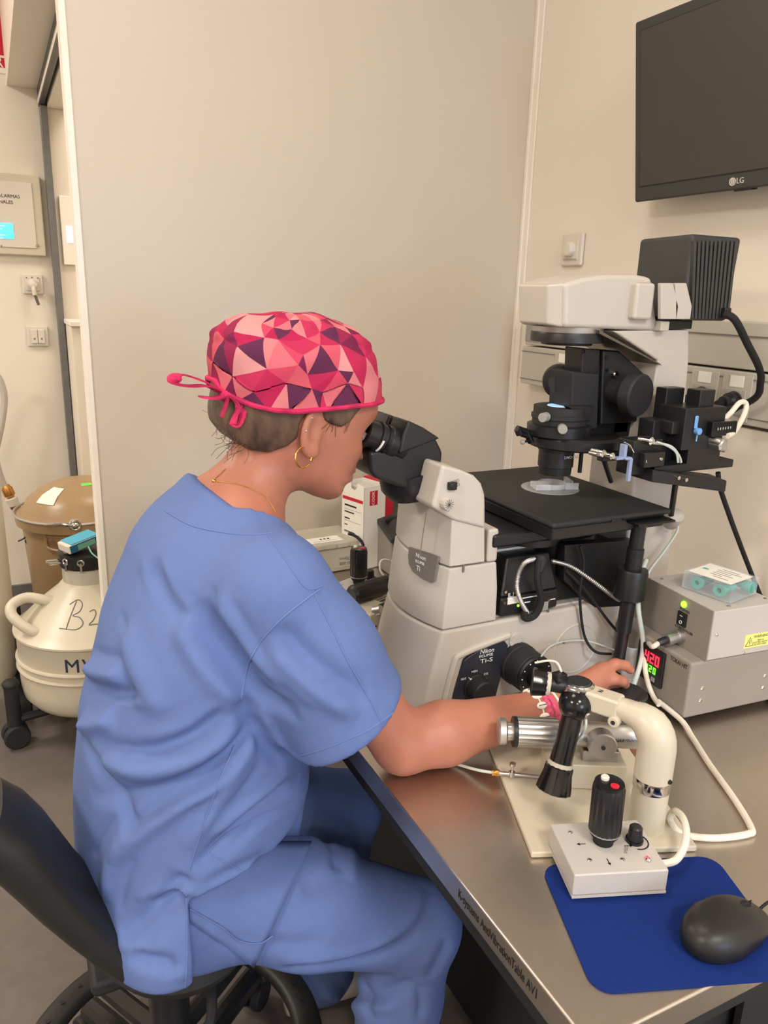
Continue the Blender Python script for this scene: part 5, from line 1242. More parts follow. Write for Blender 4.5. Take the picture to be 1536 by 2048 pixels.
# ================================================================ implicit surface helpers (for the person and soft things)
def smin(a, b, k):
    h = np.clip(0.5 + 0.5 * (b - a) / k, 0, 1); return b + (a - b) * h - k * h * (1 - h)
def smax(a, b, k): return -smin(-a, -b, k)
def cap_chain(P, pts, rad, k=0.012):
    """round chain through pts with a radius per point"""
    d = None
    for i in range(len(pts) - 1):
        a = np.array(pts[i]); b = np.array(pts[i + 1]); ab = b - a
        t = np.clip(((P - a) @ ab) / (ab @ ab), 0, 1)
        q = np.linalg.norm(P - (a + t[:, None] * ab), axis=1) - (rad[i] + (rad[i + 1] - rad[i]) * t)
        d = q if d is None else smin(d, q, k)
    return d
def ell_chain(P, pts, A, B, k=0.03):
    """chain with elliptical sections: A in the x-z plane, B along y"""
    d = None
    for i in range(len(pts) - 1):
        a = np.array(pts[i]); b = np.array(pts[i + 1]); ab = b - a
        t = np.clip(((P - a) @ ab) / (ab @ ab), 0, 1)
        q = P - (a + t[:, None] * ab); aa = A[i] + (A[i + 1] - A[i]) * t; bb = B[i] + (B[i + 1] - B[i]) * t
        s = (np.sqrt((q[:, 0] ** 2 + q[:, 2] ** 2) / aa ** 2 + (q[:, 1] / bb) ** 2) - 1) * np.minimum(aa, bb)
        d = s if d is None else smin(d, s, k)
    return d
def ellipsoid(P, c, r, R=None):
    q = P - np.array(c)
    if R is not None: q = q @ np.array(R)
    r = np.array(r); return (np.linalg.norm(q / r, axis=1) - 1) * r.min()
def surf(f, lo, hi, h, coarse=5):
    """surface nets on a grid, evaluated only near the surface"""
    lo = np.array(lo, float); n = (np.ceil((np.array(hi) - lo) / (h * coarse)).astype(int)) * coarse + 1
    nc = (n - 1) // coarse + 1
    gc = np.stack(np.meshgrid(*[lo[i] + np.arange(nc[i]) * h * coarse for i in range(3)], indexing='ij'), -1).reshape(-1, 3)
    vc = f(gc).reshape(nc)
    V = np.repeat(np.repeat(np.repeat(vc, coarse, 0), coarse, 1), coarse, 2)[:n[0], :n[1], :n[2]].astype(np.float32)
    m = np.abs(vc) < h * coarse * 1.9
    M = np.repeat(np.repeat(np.repeat(m, coarse, 0), coarse, 1), coarse, 2)[:n[0], :n[1], :n[2]]
    idx = np.argwhere(M)
    for s in range(0, len(idx), 400000):
        c = idx[s:s + 400000]; V[c[:, 0], c[:, 1], c[:, 2]] = f(lo + c * h)
    ins = V < 0
    a = ins[:-1, :-1, :-1]; allc = a.copy(); anyc = a.copy()
    for dx in (0, 1):
        for dy in (0, 1):
            for dz in (0, 1):
                w = ins[dx:n[0] - 1 + dx, dy:n[1] - 1 + dy, dz:n[2] - 1 + dz]; allc &= w; anyc |= w
    act = anyc & ~allc; ci_ = np.argwhere(act)
    idm = -np.ones(act.shape, int); idm[act] = np.arange(len(ci_))
    cor = [(0, 0, 0), (1, 0, 0), (0, 1, 0), (1, 1, 0), (0, 0, 1), (1, 0, 1), (0, 1, 1), (1, 1, 1)]
    cv = np.stack([V[ci_[:, 0] + c[0], ci_[:, 1] + c[1], ci_[:, 2] + c[2]] for c in cor], 1)
    ed = [(0, 1), (2, 3), (4, 5), (6, 7), (0, 2), (1, 3), (4, 6), (5, 7), (0, 4), (1, 5), (2, 6), (3, 7)]
    acc = np.zeros((len(ci_), 3)); cnt = np.zeros(len(ci_))
    for p, q in ed:
        a, b = cv[:, p], cv[:, q]; x = (a < 0) != (b < 0); t = np.where(x, a / np.where(x, a - b, 1), 0)
        pos = np.array(cor[p]) + t[:, None] * (np.array(cor[q]) - np.array(cor[p])); acc += pos * x[:, None]; cnt += x
    vert = lo + (ci_ + acc / np.maximum(cnt, 1)[:, None]) * h
    F = []
    for ax in range(3):
        sl = [slice(None)] * 3; sl[ax] = slice(0, -1); s2 = [slice(None)] * 3; s2[ax] = slice(1, None)
        ch = ins[tuple(sl)] != ins[tuple(s2)]; e = np.argwhere(ch)
        o1, o2 = [i for i in range(3) if i != ax]
        e = e[(e[:, o1] > 0) & (e[:, o2] > 0) & (e[:, o1] < n[o1] - 1) & (e[:, o2] < n[o2] - 1)]
        if not len(e): continue
        def cid(d1, d2):
            c = e.copy(); c[:, o1] += d1; c[:, o2] += d2; return idm[c[:, 0], c[:, 1], c[:, 2]]
        q = np.stack([cid(-1, -1), cid(0, -1), cid(0, 0), cid(-1, 0)], 1)
        fl = ins[e[:, 0], e[:, 1], e[:, 2]]
        if ax == 1: fl = ~fl
        q[~fl] = q[~fl][:, ::-1]; F.append(q)
    F = np.concatenate(F); F = F[(F >= 0).all(1)]
    return vert, F
def vnormals(v, F):
    fn = np.cross(v[F[:, 2]] - v[F[:, 0]], v[F[:, 3]] - v[F[:, 1]])
    N = np.zeros_like(v)
    for k in range(4): np.add.at(N, F[:, k], fn)
    return N / np.maximum(np.linalg.norm(N, axis=1), 1e-12)[:, None]
def relax(v, F, it=2, lam=.5):
    e = np.concatenate([F[:, [0, 1]], F[:, [1, 2]], F[:, [2, 3]], F[:, [3, 0]]])
    for _ in range(it):
        s = np.zeros_like(v); c = np.zeros(len(v))
        np.add.at(s, e[:, 0], v[e[:, 1]]); np.add.at(c, e[:, 0], 1); np.add.at(s, e[:, 1], v[e[:, 0]]); np.add.at(c, e[:, 1], 1)
        v = v + lam * (s / np.maximum(c, 1)[:, None] - v)
    return v
def mesh_obj(name, v, F, m, parent):
    me = bpy.data.meshes.new(name); me.from_pydata([tuple(p) for p in (v - WL[parent])], [], [tuple(int(i) for i in q) for q in F])
    me.shade_smooth(); me.materials.append(MATS[m]); o = bpy.data.objects.new(name, me); COL.objects.link(o); o.parent = parent; WL[o] = WL[parent]
    return o
def bvh_of(v, F): return BVHTree.FromPolygons([tuple(p) for p in v], [tuple(int(i) for i in q) for q in F])
def cast(bvh, px, py):
    r = ray(px, py); h = bvh.ray_cast(Vector(CAM), Vector(r)); return None if h[0] is None else (np.array(h[0]), np.array(h[1]))
def cast_line(bvh, pts, sub=6, lift=0.0):
    Q = []; P_ = [np.array(p, float) for p in pts]
    for i in range(len(P_) - 1):
        for k in range(sub):
            Q.append(P_[i] + (P_[i + 1] - P_[i]) * k / sub)
    Q.append(P_[-1]); out = []
    for q in Q:
        h = cast(bvh, q[0], q[1])
        if h is not None: out.append(h[0] + h[1] * lift)
    return out
def smooth_px(pts, sub=5):
    P_ = [Vector((p[0], p[1], 0)) for p in pts]; Q = []
    for i in range(len(P_) - 1):
        a, b, c, d = P_[max(i - 1, 0)], P_[i], P_[i + 1], P_[min(i + 2, len(P_) - 1)]
        for k in range(sub):
            t = k / sub; Q.append(0.5 * ((2 * b) + (c - a) * t + (2 * a - 5 * b + 4 * c - d) * t * t + (3 * b - a - 3 * c + d) * t ** 3))
    Q.append(P_[-1]); return [(q.x, q.y) for q in Q]
def fold(v, N, bvh, pts, width, amp, sharp=1.0):
    """raise (amp>0) or sink a fold along a line seen on the surface"""
    L = cast_line(bvh, smooth_px(pts), 2)
    if len(L) < 2: return v
    L = np.array(L); lo = L.min(0) - width * 3; hi = L.max(0) + width * 3
    ix = np.where(((v > lo) & (v < hi)).all(1))[0]; P_ = v[ix]; best = np.full(len(ix), 1e9); tt = np.zeros(len(ix))
    for i in range(len(L) - 1):
        ab = L[i + 1] - L[i]; l2 = ab @ ab
        if l2 < 1e-10: continue
        t = np.clip(((P_ - L[i]) @ ab) / l2, 0, 1); d = np.linalg.norm(P_ - (L[i] + t[:, None] * ab), axis=1)
        b = d < best; best[b] = d[b]; tt[b] = ((i + t) / (len(L) - 1))[b]
    taper = np.clip(np.minimum(tt, 1 - tt) * 5, 0, 1) ** .8
    g = np.exp(-(best / width) ** 2 * sharp) * amp * taper
    v = v.copy(); v[ix] += N[ix] * g[:, None]; return v
def polysd(poly):
    """signed distance (inside positive) to a polygon in the x-z plane"""
    A = np.array(poly); Bn = np.roll(A, -1, 0)
    def f(x, z):
        p = np.stack([x, z], -1); d = np.full(len(p), 1e9); ins = np.zeros(len(p), bool)
        for a, b in zip(A, Bn):
            ab = b - a; t = np.clip(((p - a) @ ab) / (ab @ ab), 0, 1); d = np.minimum(d, np.linalg.norm(p - (a + t[:, None] * ab), axis=1))
            c = ((a[1] > p[:, 1]) != (b[1] > p[:, 1])) & (p[:, 0] < (b[0] - a[0]) * (p[:, 1] - a[1]) / (b[1] - a[1] + 1e-15) + a[0]); ins ^= c
        return np.where(ins, d, -d)
    return f
# ================================================================ person
mat('skin', (176, 115, 93), .45, var=.05, scale=14, sss=.12, bump=.04, bscale=600)
mat('hair', (84, 64, 50), .5, var=.3, scale=60, stretch=(1, 1, .25), bump=.5, bscale=250)
mat('scrub', (96, 116, 168), .8, var=.012, scale=90, bump=.12, bscale=1400, spec=.2)
mat('scrub_seam', (101, 121, 173), .8, spec=.2)
mat('scrub_dark', (80, 100, 155), .85, spec=.2)
yh = 1.06
person = thing('person', 'seated person in blue scrubs and pink patterned cap looking into the microscope', 'person', (.13, yh, 0))
def H2(px, py, y=yh):
    p = AY(px, py, y); return (p[0], p[2])
def H3(px, py, y): return tuple(AY(px, py, y))
face = [(722, 740), (743, 790), (746, 806), (744, 822), (737, 840), (724, 862), (718, 885), (714, 905), (708, 916), (704, 926), (702, 936), (694, 943), (698, 950), (695, 958), (682, 968), (679, 980), (668, 993), (651, 998), (623, 990), (604, 981), (585, 975), (545, 940), (500, 905), (470, 880), (450, 840), (436, 790), (430, 740), (440, 700), (480, 662), (540, 645), (620, 645), (685, 680)]
hsd = polysd([H2(*p) for p in face])
zchin = H2(650, 998)[1]; zear = H2(620, 860)[1]
nose = [H3(733, 846, yh), H3(736, 875, yh), H3(728, 902, yh)]
earc = np.array(H3(622, 862, yh - .074))
def head_f(P, ears=True):
    m_ = (P[:, 2] > zchin - .06) & (P[:, 0] < .62) & (P[:, 0] > .16)
    out = np.full(len(P), .5)
    if m_.any(): out[m_] = head_g(P[m_], ears)
    return np.where(m_, out, np.maximum(.03, np.linalg.norm(P - HC, axis=1) - .13))
HC = np.array(H3(590, 820, yh))
def head_g(P, ears=True):
    s = hsd(P[:, 0], P[:, 2]); W = np.interp(P[:, 2], [zchin - .02, zchin + .01, zear, zear + .05], [.045, .052, .070, .075])
    Dd = np.interp(P[:, 2], [zchin, zear], [.045, .062])
    u = np.clip(1 - s / Dd, 0, None); d = (np.sqrt((np.abs(P[:, 1] - yh) / W) ** 2 * 1.0 + u ** 2) - 1) * .05
    d = smin(d, cap_chain(P, nose, [.007, .0095, .0125], .006), .010)
    for sg in (-1, 1):
        d = smin(d, ellipsoid(P, H3(721, 908, yh + .0) + np.array([0, sg * .011, 0]), (.010, .0085, .008)), .006)
        # eye socket
        ec = np.array(H3(722, 862, yh)) + np.array([.004, sg * .033, 0]); d = smax(d, -ellipsoid(P, ec, (.018, .020, .013)), .014)
        if not ears: continue
        # ear
        e = earc.copy(); e[1] = yh + sg * .077
        Re = Matrix.Rotation(math.radians(12), 3, 'Y') @ Matrix.Rotation(math.radians(-sg * 24), 3, 'Z'); Re = np.array(Re)
        o_ = ellipsoid(P, e, (.0195, .0085, .034), Re)
        in_ = ellipsoid(P, e + np.array([.004, sg * .0085, .004]), (.011, .008, .021), Re)
        o_ = smax(o_, -in_, .004)
        lob = ellipsoid(P, e + np.array([.002, 0, -.028]), (.009, .006, .010))
        d = smin(d, smin(o_, lob, .006), .005)
    # lips
    d = smin(d, ellipsoid(P, H3(698, 938, yh), (.006, .022, .005)), .006)
    d = smin(d, ellipsoid(P, H3(693, 954, yh), (.006, .019, .006)), .006)
    return d
neckp = [H3(455, 1030, yh), H3(505, 965, yh), H3(560, 885, yh)]
# arms
SHR = np.array(H3(556, 1180, .885)); ELR = AZ(806, 1486, TZ + .047); WRR = AZ(1085, 1418, TZ + .066)
HR = AZ(1180, 1372, TZ + .085)
SHL = np.array([SHR[0] + .02, 2 * yh - .885, SHR[2] + .0]); ELL = np.array([.20, 1.30, .80]); WRL = np.array([.26, 1.22, .68]); HLL = np.array([.32, 1.19, .655])
fa = (WRR - ELR) / np.linalg.norm(WRR - ELR)
KN = [AZ(1203, 1340, TZ + .104), AZ(1204, 1357, TZ + .092), AZ(1198, 1370, TZ + .078), AZ(1188, 1380, TZ + .066)]
fing = [[KN[0], AZ(1231, 1328, TZ + .110), AZ(1251, 1331, TZ + .105), AZ(1261, 1340, TZ + .096)],
        [KN[1], AZ(1228, 1358, TZ + .092), AZ(1244, 1362, TZ + .085), AZ(1251, 1369, TZ + .074)],
        [KN[2], AZ(1222, 1362, TZ + .078), AZ(1238, 1372, TZ + .062), AZ(1240, 1382, TZ + .046)],
        [KN[3], AZ(1208, 1376, TZ + .066), AZ(1220, 1386, TZ + .05), AZ(1222, 1394, TZ + .036)]]
thumb = [AZ(1120, 1408, TZ + .06), AZ(1160, 1385, TZ + .058) + np.array([.01, .03, -.005]), AZ(1205, 1368, TZ + .07) + np.array([.01, .04, -.01]), AZ(1236, 1360, TZ + .075) + np.array([.005, .035, -.01])]
def hand_f(P, wr, hc, kn, fg, th):
    d = cap_chain(P, [wr, wr + (hc - wr) * .5], [.027, .027], .01)
    for k in kn: d = smin(d, cap_chain(P, [wr + (hc - wr) * .3, k], [.019, .0125]), .014)
    for k, r in zip(fg, (.0088, .0092, .0088, .0078)): d = smin(d, cap_chain(P, k, [r * 1.15, r, r * .92, r * .8], .004), .005)
    d = smin(d, cap_chain(P, th, [.018, .0125, .0105, .009], .006), .008)
    return d
def mirror_fingers(wr, dirv, side, up):
    kn = []; fg = []
    for k in range(4):
        b = wr + dirv * .085 + side * (.030 - .02 * k) + up * .008; kn.append(b)
        l = (.04, .044, .041, .033)[k]
        p1 = b + dirv * l + up * .0; p2 = p1 + dirv * l * .6 - up * l * .45; p3 = p2 + dirv * l * .2 - up * l * .5
        fg.append([b, p1, p2, p3])
    th = [wr + dirv * .02 + side * .02, wr + dirv * .05 + side * .045 - up * .01, wr + dirv * .085 + side * .055 - up * .015, wr + dirv * .11 + side * .05 - up * .02]
    return kn, fg, th
dL = _n(HLL - WRL); sL = _n(np.cross((0, 0, 1), dL)) * -1
knL, fgL, thL = mirror_fingers(WRL, dL, sL, np.array([0, 0, 1.0]))
def body_f(P):
    d = head_f(P)
    d = smin(d, ell_chain(P, neckp, [.056, .049, .05], [.062, .053, .052], .02), .022)
    d = smin(d, ell_chain(P, [H3(440, 1080, yh), H3(470, 1020, yh)], [.085, .05], [.14, .07], .03), .03)
    # trapezius / shoulders under the cloth
    d = smin(d, cap_chain(P, [H3(470, 1040, yh), SHR + [-.02, .04, -.02]], [.05, .05]), .03)
    d = smin(d, cap_chain(P, [H3(470, 1040, yh), SHL + [-.02, -.04, -.02]], [.05, .05]), .03)
    d = smin(d, ell_chain(P, [H3(440, 1080, yh), H3(400, 1290, yh), H3(350, 1500, yh), H3(345, 1680, yh)], [.08, .09, .085, .09], [.13, .14, .13, .15], .04), .04)
    for sh, el, wr in ((SHR, ELR, WRR), (SHL, ELL, WRL)):
        mid = sh + (el - sh) * .55; m2 = el + (wr - el) * .28
        d = smin(d, cap_chain(P, [sh, mid, el, m2, wr], [.052, .045, .040, .043, .0275], .02), .02)
    d = smin(d, hand_f(P, WRR, HR, KN, fing, thumb), .012)
    d = smin(d, hand_f(P, WRL, HLL, knL, fgL, thL), .012)
    return d
bv, bf = surf(body_f, (.0, .78, .58), (1.0, 1.36, 1.45), .0032, 5)
bv = relax(bv, bf, 2, .4)
BODY = mesh_obj('body', bv, bf, 'skin', person)
bbv = bvh_of(bv, bf)
# eyes, brow, lashes
mat('eye_white', (150, 138, 130), .15); mat('brow', (92, 68, 55), .7)
for sg in (-1, 1):
    ec = np.array(H3(722, 862, yh)) + np.array([-.0165, sg * .031, 0])
    ey_ = MB().ball(tuple(ec), .0098, 20, 14).build('eye', 'eye_white', person)
    mat('iris', (70, 55, 45), .2)
    MB().ball(tuple(ec + np.array([.0088, 0, 0])), (.003, .0055, .0055), 16, 10).build('iris', 'iris', ey_)
    br_ = [np.array(H3(742, 831, yh)) + np.array([-.006 - .014 * t, sg * (.012 + .038 * t), .002 - .004 * abs(t - .5)]) for t in (0, .25, .5, .75, 1)]
    MB().tube(br_, .0028, 8, rf=lambda t: .003 * (1 - .7 * t) + .0004).build('eyebrow', 'brow', person)
    for k in range(9):
        t = k / 8 - .5
        p = ec + np.array([.011 - abs(t) * .004, sg * t * .02, .002]); q = p + np.array([.008, sg * t * .012, .003])
        if k % 2 == 0: MB().tube([p, (p + q) / 2 + [0, 0, -.001], q], .0005, 4, smooth=3).build('eyelash', 'brow', ey_)
# hair under the cap
hp1 = polysd([H2(*p, yh - .06) for p in ((420, 740), (470, 720), (640, 740), (630, 822), (604, 826), (593, 846), (590, 872), (572, 892), (540, 908), (505, 905), (478, 890), (452, 860), (438, 820))])
hp2 = polysd([H2(*p, yh - .06) for p in ((628, 770), (742, 770), (722, 808), (706, 822), (695, 838), (676, 852), (655, 846), (640, 838), (634, 826))])
def hair_f(P):
    d = smin(head_f(P, False), ell_chain(P, neckp, [.056, .049, .05], [.062, .053, .052], .02), .02)
    d = smin(d, ellipsoid(P, H3(478, 845, yh), (.040, .052, .040)), .025)
    g = smin(-hp1(P[:, 0], P[:, 2]), -hp2(P[:, 0], P[:, 2]), .004)
    return smax(d - .0045, g, .006)
hv, hf = surf(hair_f, (.2, .95, 1.1), (.56, 1.17, 1.42), .003, 5)
HAIR = mesh_obj('hair', relax(hv, hf, 1), hf, 'hair', person)
rs = random.Random(3)
for k in range(46):
    x0 = rs.uniform(440, 500); y0 = rs.uniform(830, 905); yy = yh - .03 + rs.uniform(-.03, .03)
    sx = rs.uniform(-34, 4); sy = rs.uniform(-18, 40)
    pts = [(x0 + 14, y0 - 12), (x0, y0), (x0 + sx * .5 + rs.uniform(-8, 8), y0 + sy * .4 + rs.uniform(-6, 6)), (x0 + sx + rs.uniform(-8, 8), y0 + sy + rs.uniform(-8, 8))]
    MB().tube([H3(*p, yy) for p in pts], .00035, 4, smooth=5).build('hair_strand', 'hair', HAIR)
for k in range(10):
    x0 = 655 + k * 5; y0 = 826 - k * .8
    pts = [(x0, y0), (x0 - 2 + rs.uniform(-4, 6), y0 + 20), (x0 - 6 + rs.uniform(-8, 8), y0 + 38 + rs.uniform(-8, 14))]
    L = cast_line(bbv, pts, 4, .0012)
    if len(L) > 3: MB().tube(L, .0004, 4, smooth=0).build('hair_strand', 'hair', HAIR)
# earring, necklace
ec = np.array(H3(607, 914, yh - .085))
MB().torus(ec, (.35, -.93, .05), .0145, .0012, 40, 8, math.radians(-250), math.radians(85)).build('hoop_earring', 'gold', person)
ec2 = ec.copy(); ec2[1] = 2 * yh - ec[1]
MB().torus(ec2, (.35, .93, .05), .0145, .0012, 40, 8).build('hoop_earring', 'gold', person)
for px_e, py_e in ((624, 836), (612, 862)):
    h_ = cast(bbv, px_e, py_e)
    if h_ is not None: MB().ball(tuple(h_[0]), .0018, 10, 6).build('ear_stud', 'chrome', person)
# ---------------------------------------------------------------- cap
capo = [(748, 815), (752, 788), (749, 761), (738, 711), (724, 679), (699, 654), (667, 637), (623, 626), (564, 622), (491, 628), (456, 638), (433, 658), (421, 684), (417, 726), (420, 770), (430, 830), (470, 900), (600, 930), (700, 900)]
csd = polysd([H2(*p) for p in capo])
def cap_f(P):
    s = csd(P[:, 0], P[:, 2]); u = np.clip(1 - s / .072, 0, None)
    return (np.sqrt((np.abs(P[:, 1] - yh) / .088) ** 2 + u ** 2) - 1) * .06
capc = np.array(H3(585, 745, yh))
HEM = [(430, 764, -.02), (446, 784, -.045), (472, 801, -.065), (506, 815, -.08), (550, 824, -.087), (594, 827, -.088), (652, 821, -.086), (700, 811, -.066), (730, 804, -.04), (748, 797, -.005)]
hx = [H2(x, y, yh + d)[0] for x, y, d in HEM]; hz = [H2(x, y, yh + d)[1] for x, y, d in HEM]
def capdist(dirs):
    lo_ = np.zeros(len(dirs)); hi_ = np.full(len(dirs), .25)
    for _ in range(20):
        mid = (lo_ + hi_) / 2; s = cap_f(capc + dirs * mid[:, None]) < 0; lo_ = np.where(s, mid, lo_); hi_ = np.where(s, hi_, mid)
    return capc + dirs * lo_[:, None]
def cdir(a, el):
    return np.stack([np.cos(2 * np.pi * a) * np.cos(el), np.sin(2 * np.pi * a) * np.cos(el), np.sin(el)], -1)
AZN = 96
aa_ = np.arange(AZN) / AZN; lo_ = np.full(AZN, -1.45); hi_ = np.full(AZN, .9)
for _ in range(16):
    mid = (lo_ + hi_) / 2; P_ = capdist(cdir(aa_, mid)); b_ = P_[:, 2] < np.interp(P_[:, 0], hx, hz)
    lo_ = np.where(b_, mid, lo_); hi_ = np.where(b_, hi_, mid)
hemel = lo_
from mathutils import geometry as mgeo
rs = random.Random(12)
PT = []
NX, NZ = 20, 7
for j in range(NZ + 1):
    for i in range(NX):
        a = (i + (.5 if j % 2 else 0)) / NX
        jj = j / NZ
        a += rs.uniform(-.36, .36) / NX
        if 0 < j < NZ: jj += rs.uniform(-.36, .36) / NZ
        PT.append((a, jj))
PT += [(p[0] - 1, p[1]) for p in PT if p[0] > .7] + [(p[0] + 1, p[1]) for p in PT if p[0] < .3]
vo, _, to, _, _, _ = mgeo.delaunay_2d_cdt([Vector((p[0] * 2.5, p[1])) for p in PT], [], [], 0, 1e-6)
vo = [Vector((p.x / 2.5, p.y)) for p in vo]
TR = [(vo[t[0]], vo[t[1]], vo[t[2]]) for t in to if 0 <= (vo[t[0]].x + vo[t[1]].x + vo[t[2]].x) / 3 < 1]
SUB = 9; prm = []; fcs = []; fcol = []
pal = [(206, 72, 100), (182, 34, 82), (216, 112, 124), (218, 150, 150), (98, 42, 76), (150, 38, 78), (212, 90, 108), (196, 50, 90), (220, 130, 136), (120, 36, 76), (188, 42, 84)]
for (a, b, c) in TR:
    ids = {}
    for i in range(SUB + 1):
        for j in range(SUB + 1 - i):
            p = a + (b - a) * (i / SUB) + (c - a) * (j / SUB); ids[(i, j)] = len(prm); prm.append((p.x, min(max(p.y, 0), 1)))
    col = [c_ * .93 for c_ in rs.choice(pal)]
    for i in range(SUB):
        for j in range(SUB - i):
            fcs.append((ids[(i, j)], ids[(i + 1, j)], ids[(i, j + 1)])); fcol.append(col)
            if i + j < SUB - 1: fcs.append((ids[(i + 1, j)], ids[(i + 1, j + 1)], ids[(i, j + 1)])); fcol.append(col)
prm = np.array(prm); h0_ = np.interp(prm[:, 0] % 1, np.append(aa_, 1), np.append(hemel, hemel[0]))
dirs = cdir(prm[:, 0], h0_ + (math.pi / 2 - h0_) * prm[:, 1]); cpos = capdist(dirs)
crown = cpos[:, 2] - np.interp(cpos[:, 0], [H2(430, 690)[0], H2(520, 664)[0], H2(600, 660)[0], H2(735, 690)[0]], [H2(430, 682)[1], H2(520, 664)[1], H2(600, 660)[1], H2(735, 700)[1]])
cpos = cpos - dirs * (np.exp(-(crown / .0035) ** 2) * .0018)[:, None] + dirs * (np.exp(-((crown - .009) / .007) ** 2) * (.0012 + .0018 * np.sin(dirs[:, 0] * 23) * np.cos(dirs[:, 1] * 19)))[:, None]
cpos = cpos + dirs * (np.sin(cpos[:, 0] * 120 + cpos[:, 2] * 60) * .0009 + np.sin(cpos[:, 0] * 60 - cpos[:, 2] * 150) * .0008)[:, None]
me = bpy.data.meshes.new('cap_crown'); me.from_pydata([tuple(p) for p in cpos - WL[person]], [], fcs)
bm = bmesh.new(); bm.from_mesh(me); bmesh.ops.recalc_face_normals(bm, faces=bm.faces)
# weld so that shading is smooth, colours stay per face corner
bm.to_mesh(me); bm.free(); me.shade_smooth()
ca_ = me.color_attributes.new('print', 'BYTE_COLOR', 'CORNER')
buf = np.repeat(np.array([lin(c) for c in fcol]), 3, 0).astype(np.float32).ravel()
ca_.data.foreach_set('color', buf)
cm = bpy.data.materials.new('cap_print'); cm.use_nodes = True; b_ = cm.node_tree.nodes['Principled BSDF']; b_.inputs['Roughness'].default_value = .85; b_.inputs['Specular IOR Level'].default_value = .2
at = cm.node_tree.nodes.new('ShaderNodeVertexColor'); at.layer_name = 'print'; cm.node_tree.links.new(at.outputs['Color'], b_.inputs['Base Color'])
nz = cm.node_tree.nodes.new('ShaderNodeTexNoise'); nz.inputs['Scale'].default_value = 900; bpn = cm.node_tree.nodes.new('ShaderNodeBump'); bpn.inputs['Strength'].default_value = .15; bpn.inputs['Distance'].default_value = .002
cm.node_tree.links.new(nz.outputs['Fac'], bpn.inputs['Height']); cm.node_tree.links.new(bpn.outputs['Normal'], b_.inputs['Normal'])
bm = bmesh.new(); bm.from_mesh(me); bmesh.ops.remove_doubles(bm, verts=bm.verts, dist=.00002); bm.to_mesh(me); bm.free()
me.materials.append(cm)
CAPO = bpy.data.objects.new('cap', me); COL.objects.link(CAPO); CAPO.parent = person; WL[CAPO] = WL[person]
CAPO['label'] = 'pink and plum triangle patterned surgical cap'
# hem band around the cap and ties at the back
mat('cap_band', (182, 44, 86), .85, var=.2, scale=35, spec=.2)
bb = BVHTree.FromPolygons([tuple(p) for p in cpos], [tuple(f) for f in fcs])
L = capdist(cdir(aa_, hemel + .02)); L = [tuple(p) for p in L] + [tuple(L[0])]
MB().tube(L, .0036, 8, smooth=0).build('hem_band', 'cap_band', CAPO)
def ribbon(pts, yy, w, name, th=.0012, tw=0.0):
    P_ = [np.array(H3(x, y, yy + dy)) for x, y, dy in pts]
    Q = []
    for i in range(len(P_) - 1):
        a, b, c, d = [Vector(P_[j]) for j in (max(i - 1, 0), i, i + 1, min(i + 2, len(P_) - 1))]
        for k in range(6):
            t = k / 6; Q.append(0.5 * ((2 * b) + (c - a) * t + (2 * a - 5 * b + 4 * c - d) * t * t + (3 * b - a - 3 * c + d) * t ** 3))
    Q.append(Vector(P_[-1])); rings = []
    for i, q in enumerate(Q):
        T = (Q[min(i + 1, len(Q) - 1)] - Q[max(i - 1, 0)]).normalized()
        s = Vector((.25, -.93, .28)).cross(T).cross(T).normalized() if tw else Vector((0, 0, 1)).cross(T).normalized()
        n_ = T.cross(s).normalized()
        rings.append([tuple(q + s * w * a + n_ * th * b2) for a, b2 in ((-1, -1), (1, -1), (1, 1), (-1, 1))])
    return MB().loft(rings).build(name, 'cap_band', CAPO)
ribbon([(445, 786, 0), (415, 772, -.01), (380, 772, -.015), (355, 768, -.015), (349, 757, -.01), (356, 749, -.005), (380, 753, 0), (415, 766, .0), (445, 784, .0)], yh - .03, .0095, 'tie')
ribbon([(450, 790, 0), (430, 796, -.008), (402, 794, -.012)], yh - .04, .0095, 'tie')
ribbon([(455, 792, 0), (452, 808, -.006), (443, 834, -.008)], yh - .05, .004, 'tie', tw=1)
ribbon([(460, 792, 0), (478, 805, -.006), (486, 825, -.01), (478, 850, -.012), (466, 850, -.012), (470, 835, -.01), (478, 812, -.008), (468, 796, 0)], yh - .055, .005, 'tie')
kn_ = np.array(H3(456, 792, yh - .04)); MB().ball(tuple(kn_), (.012, .012, .009), 16, 10).build('tie_knot', 'cap_band', CAPO)
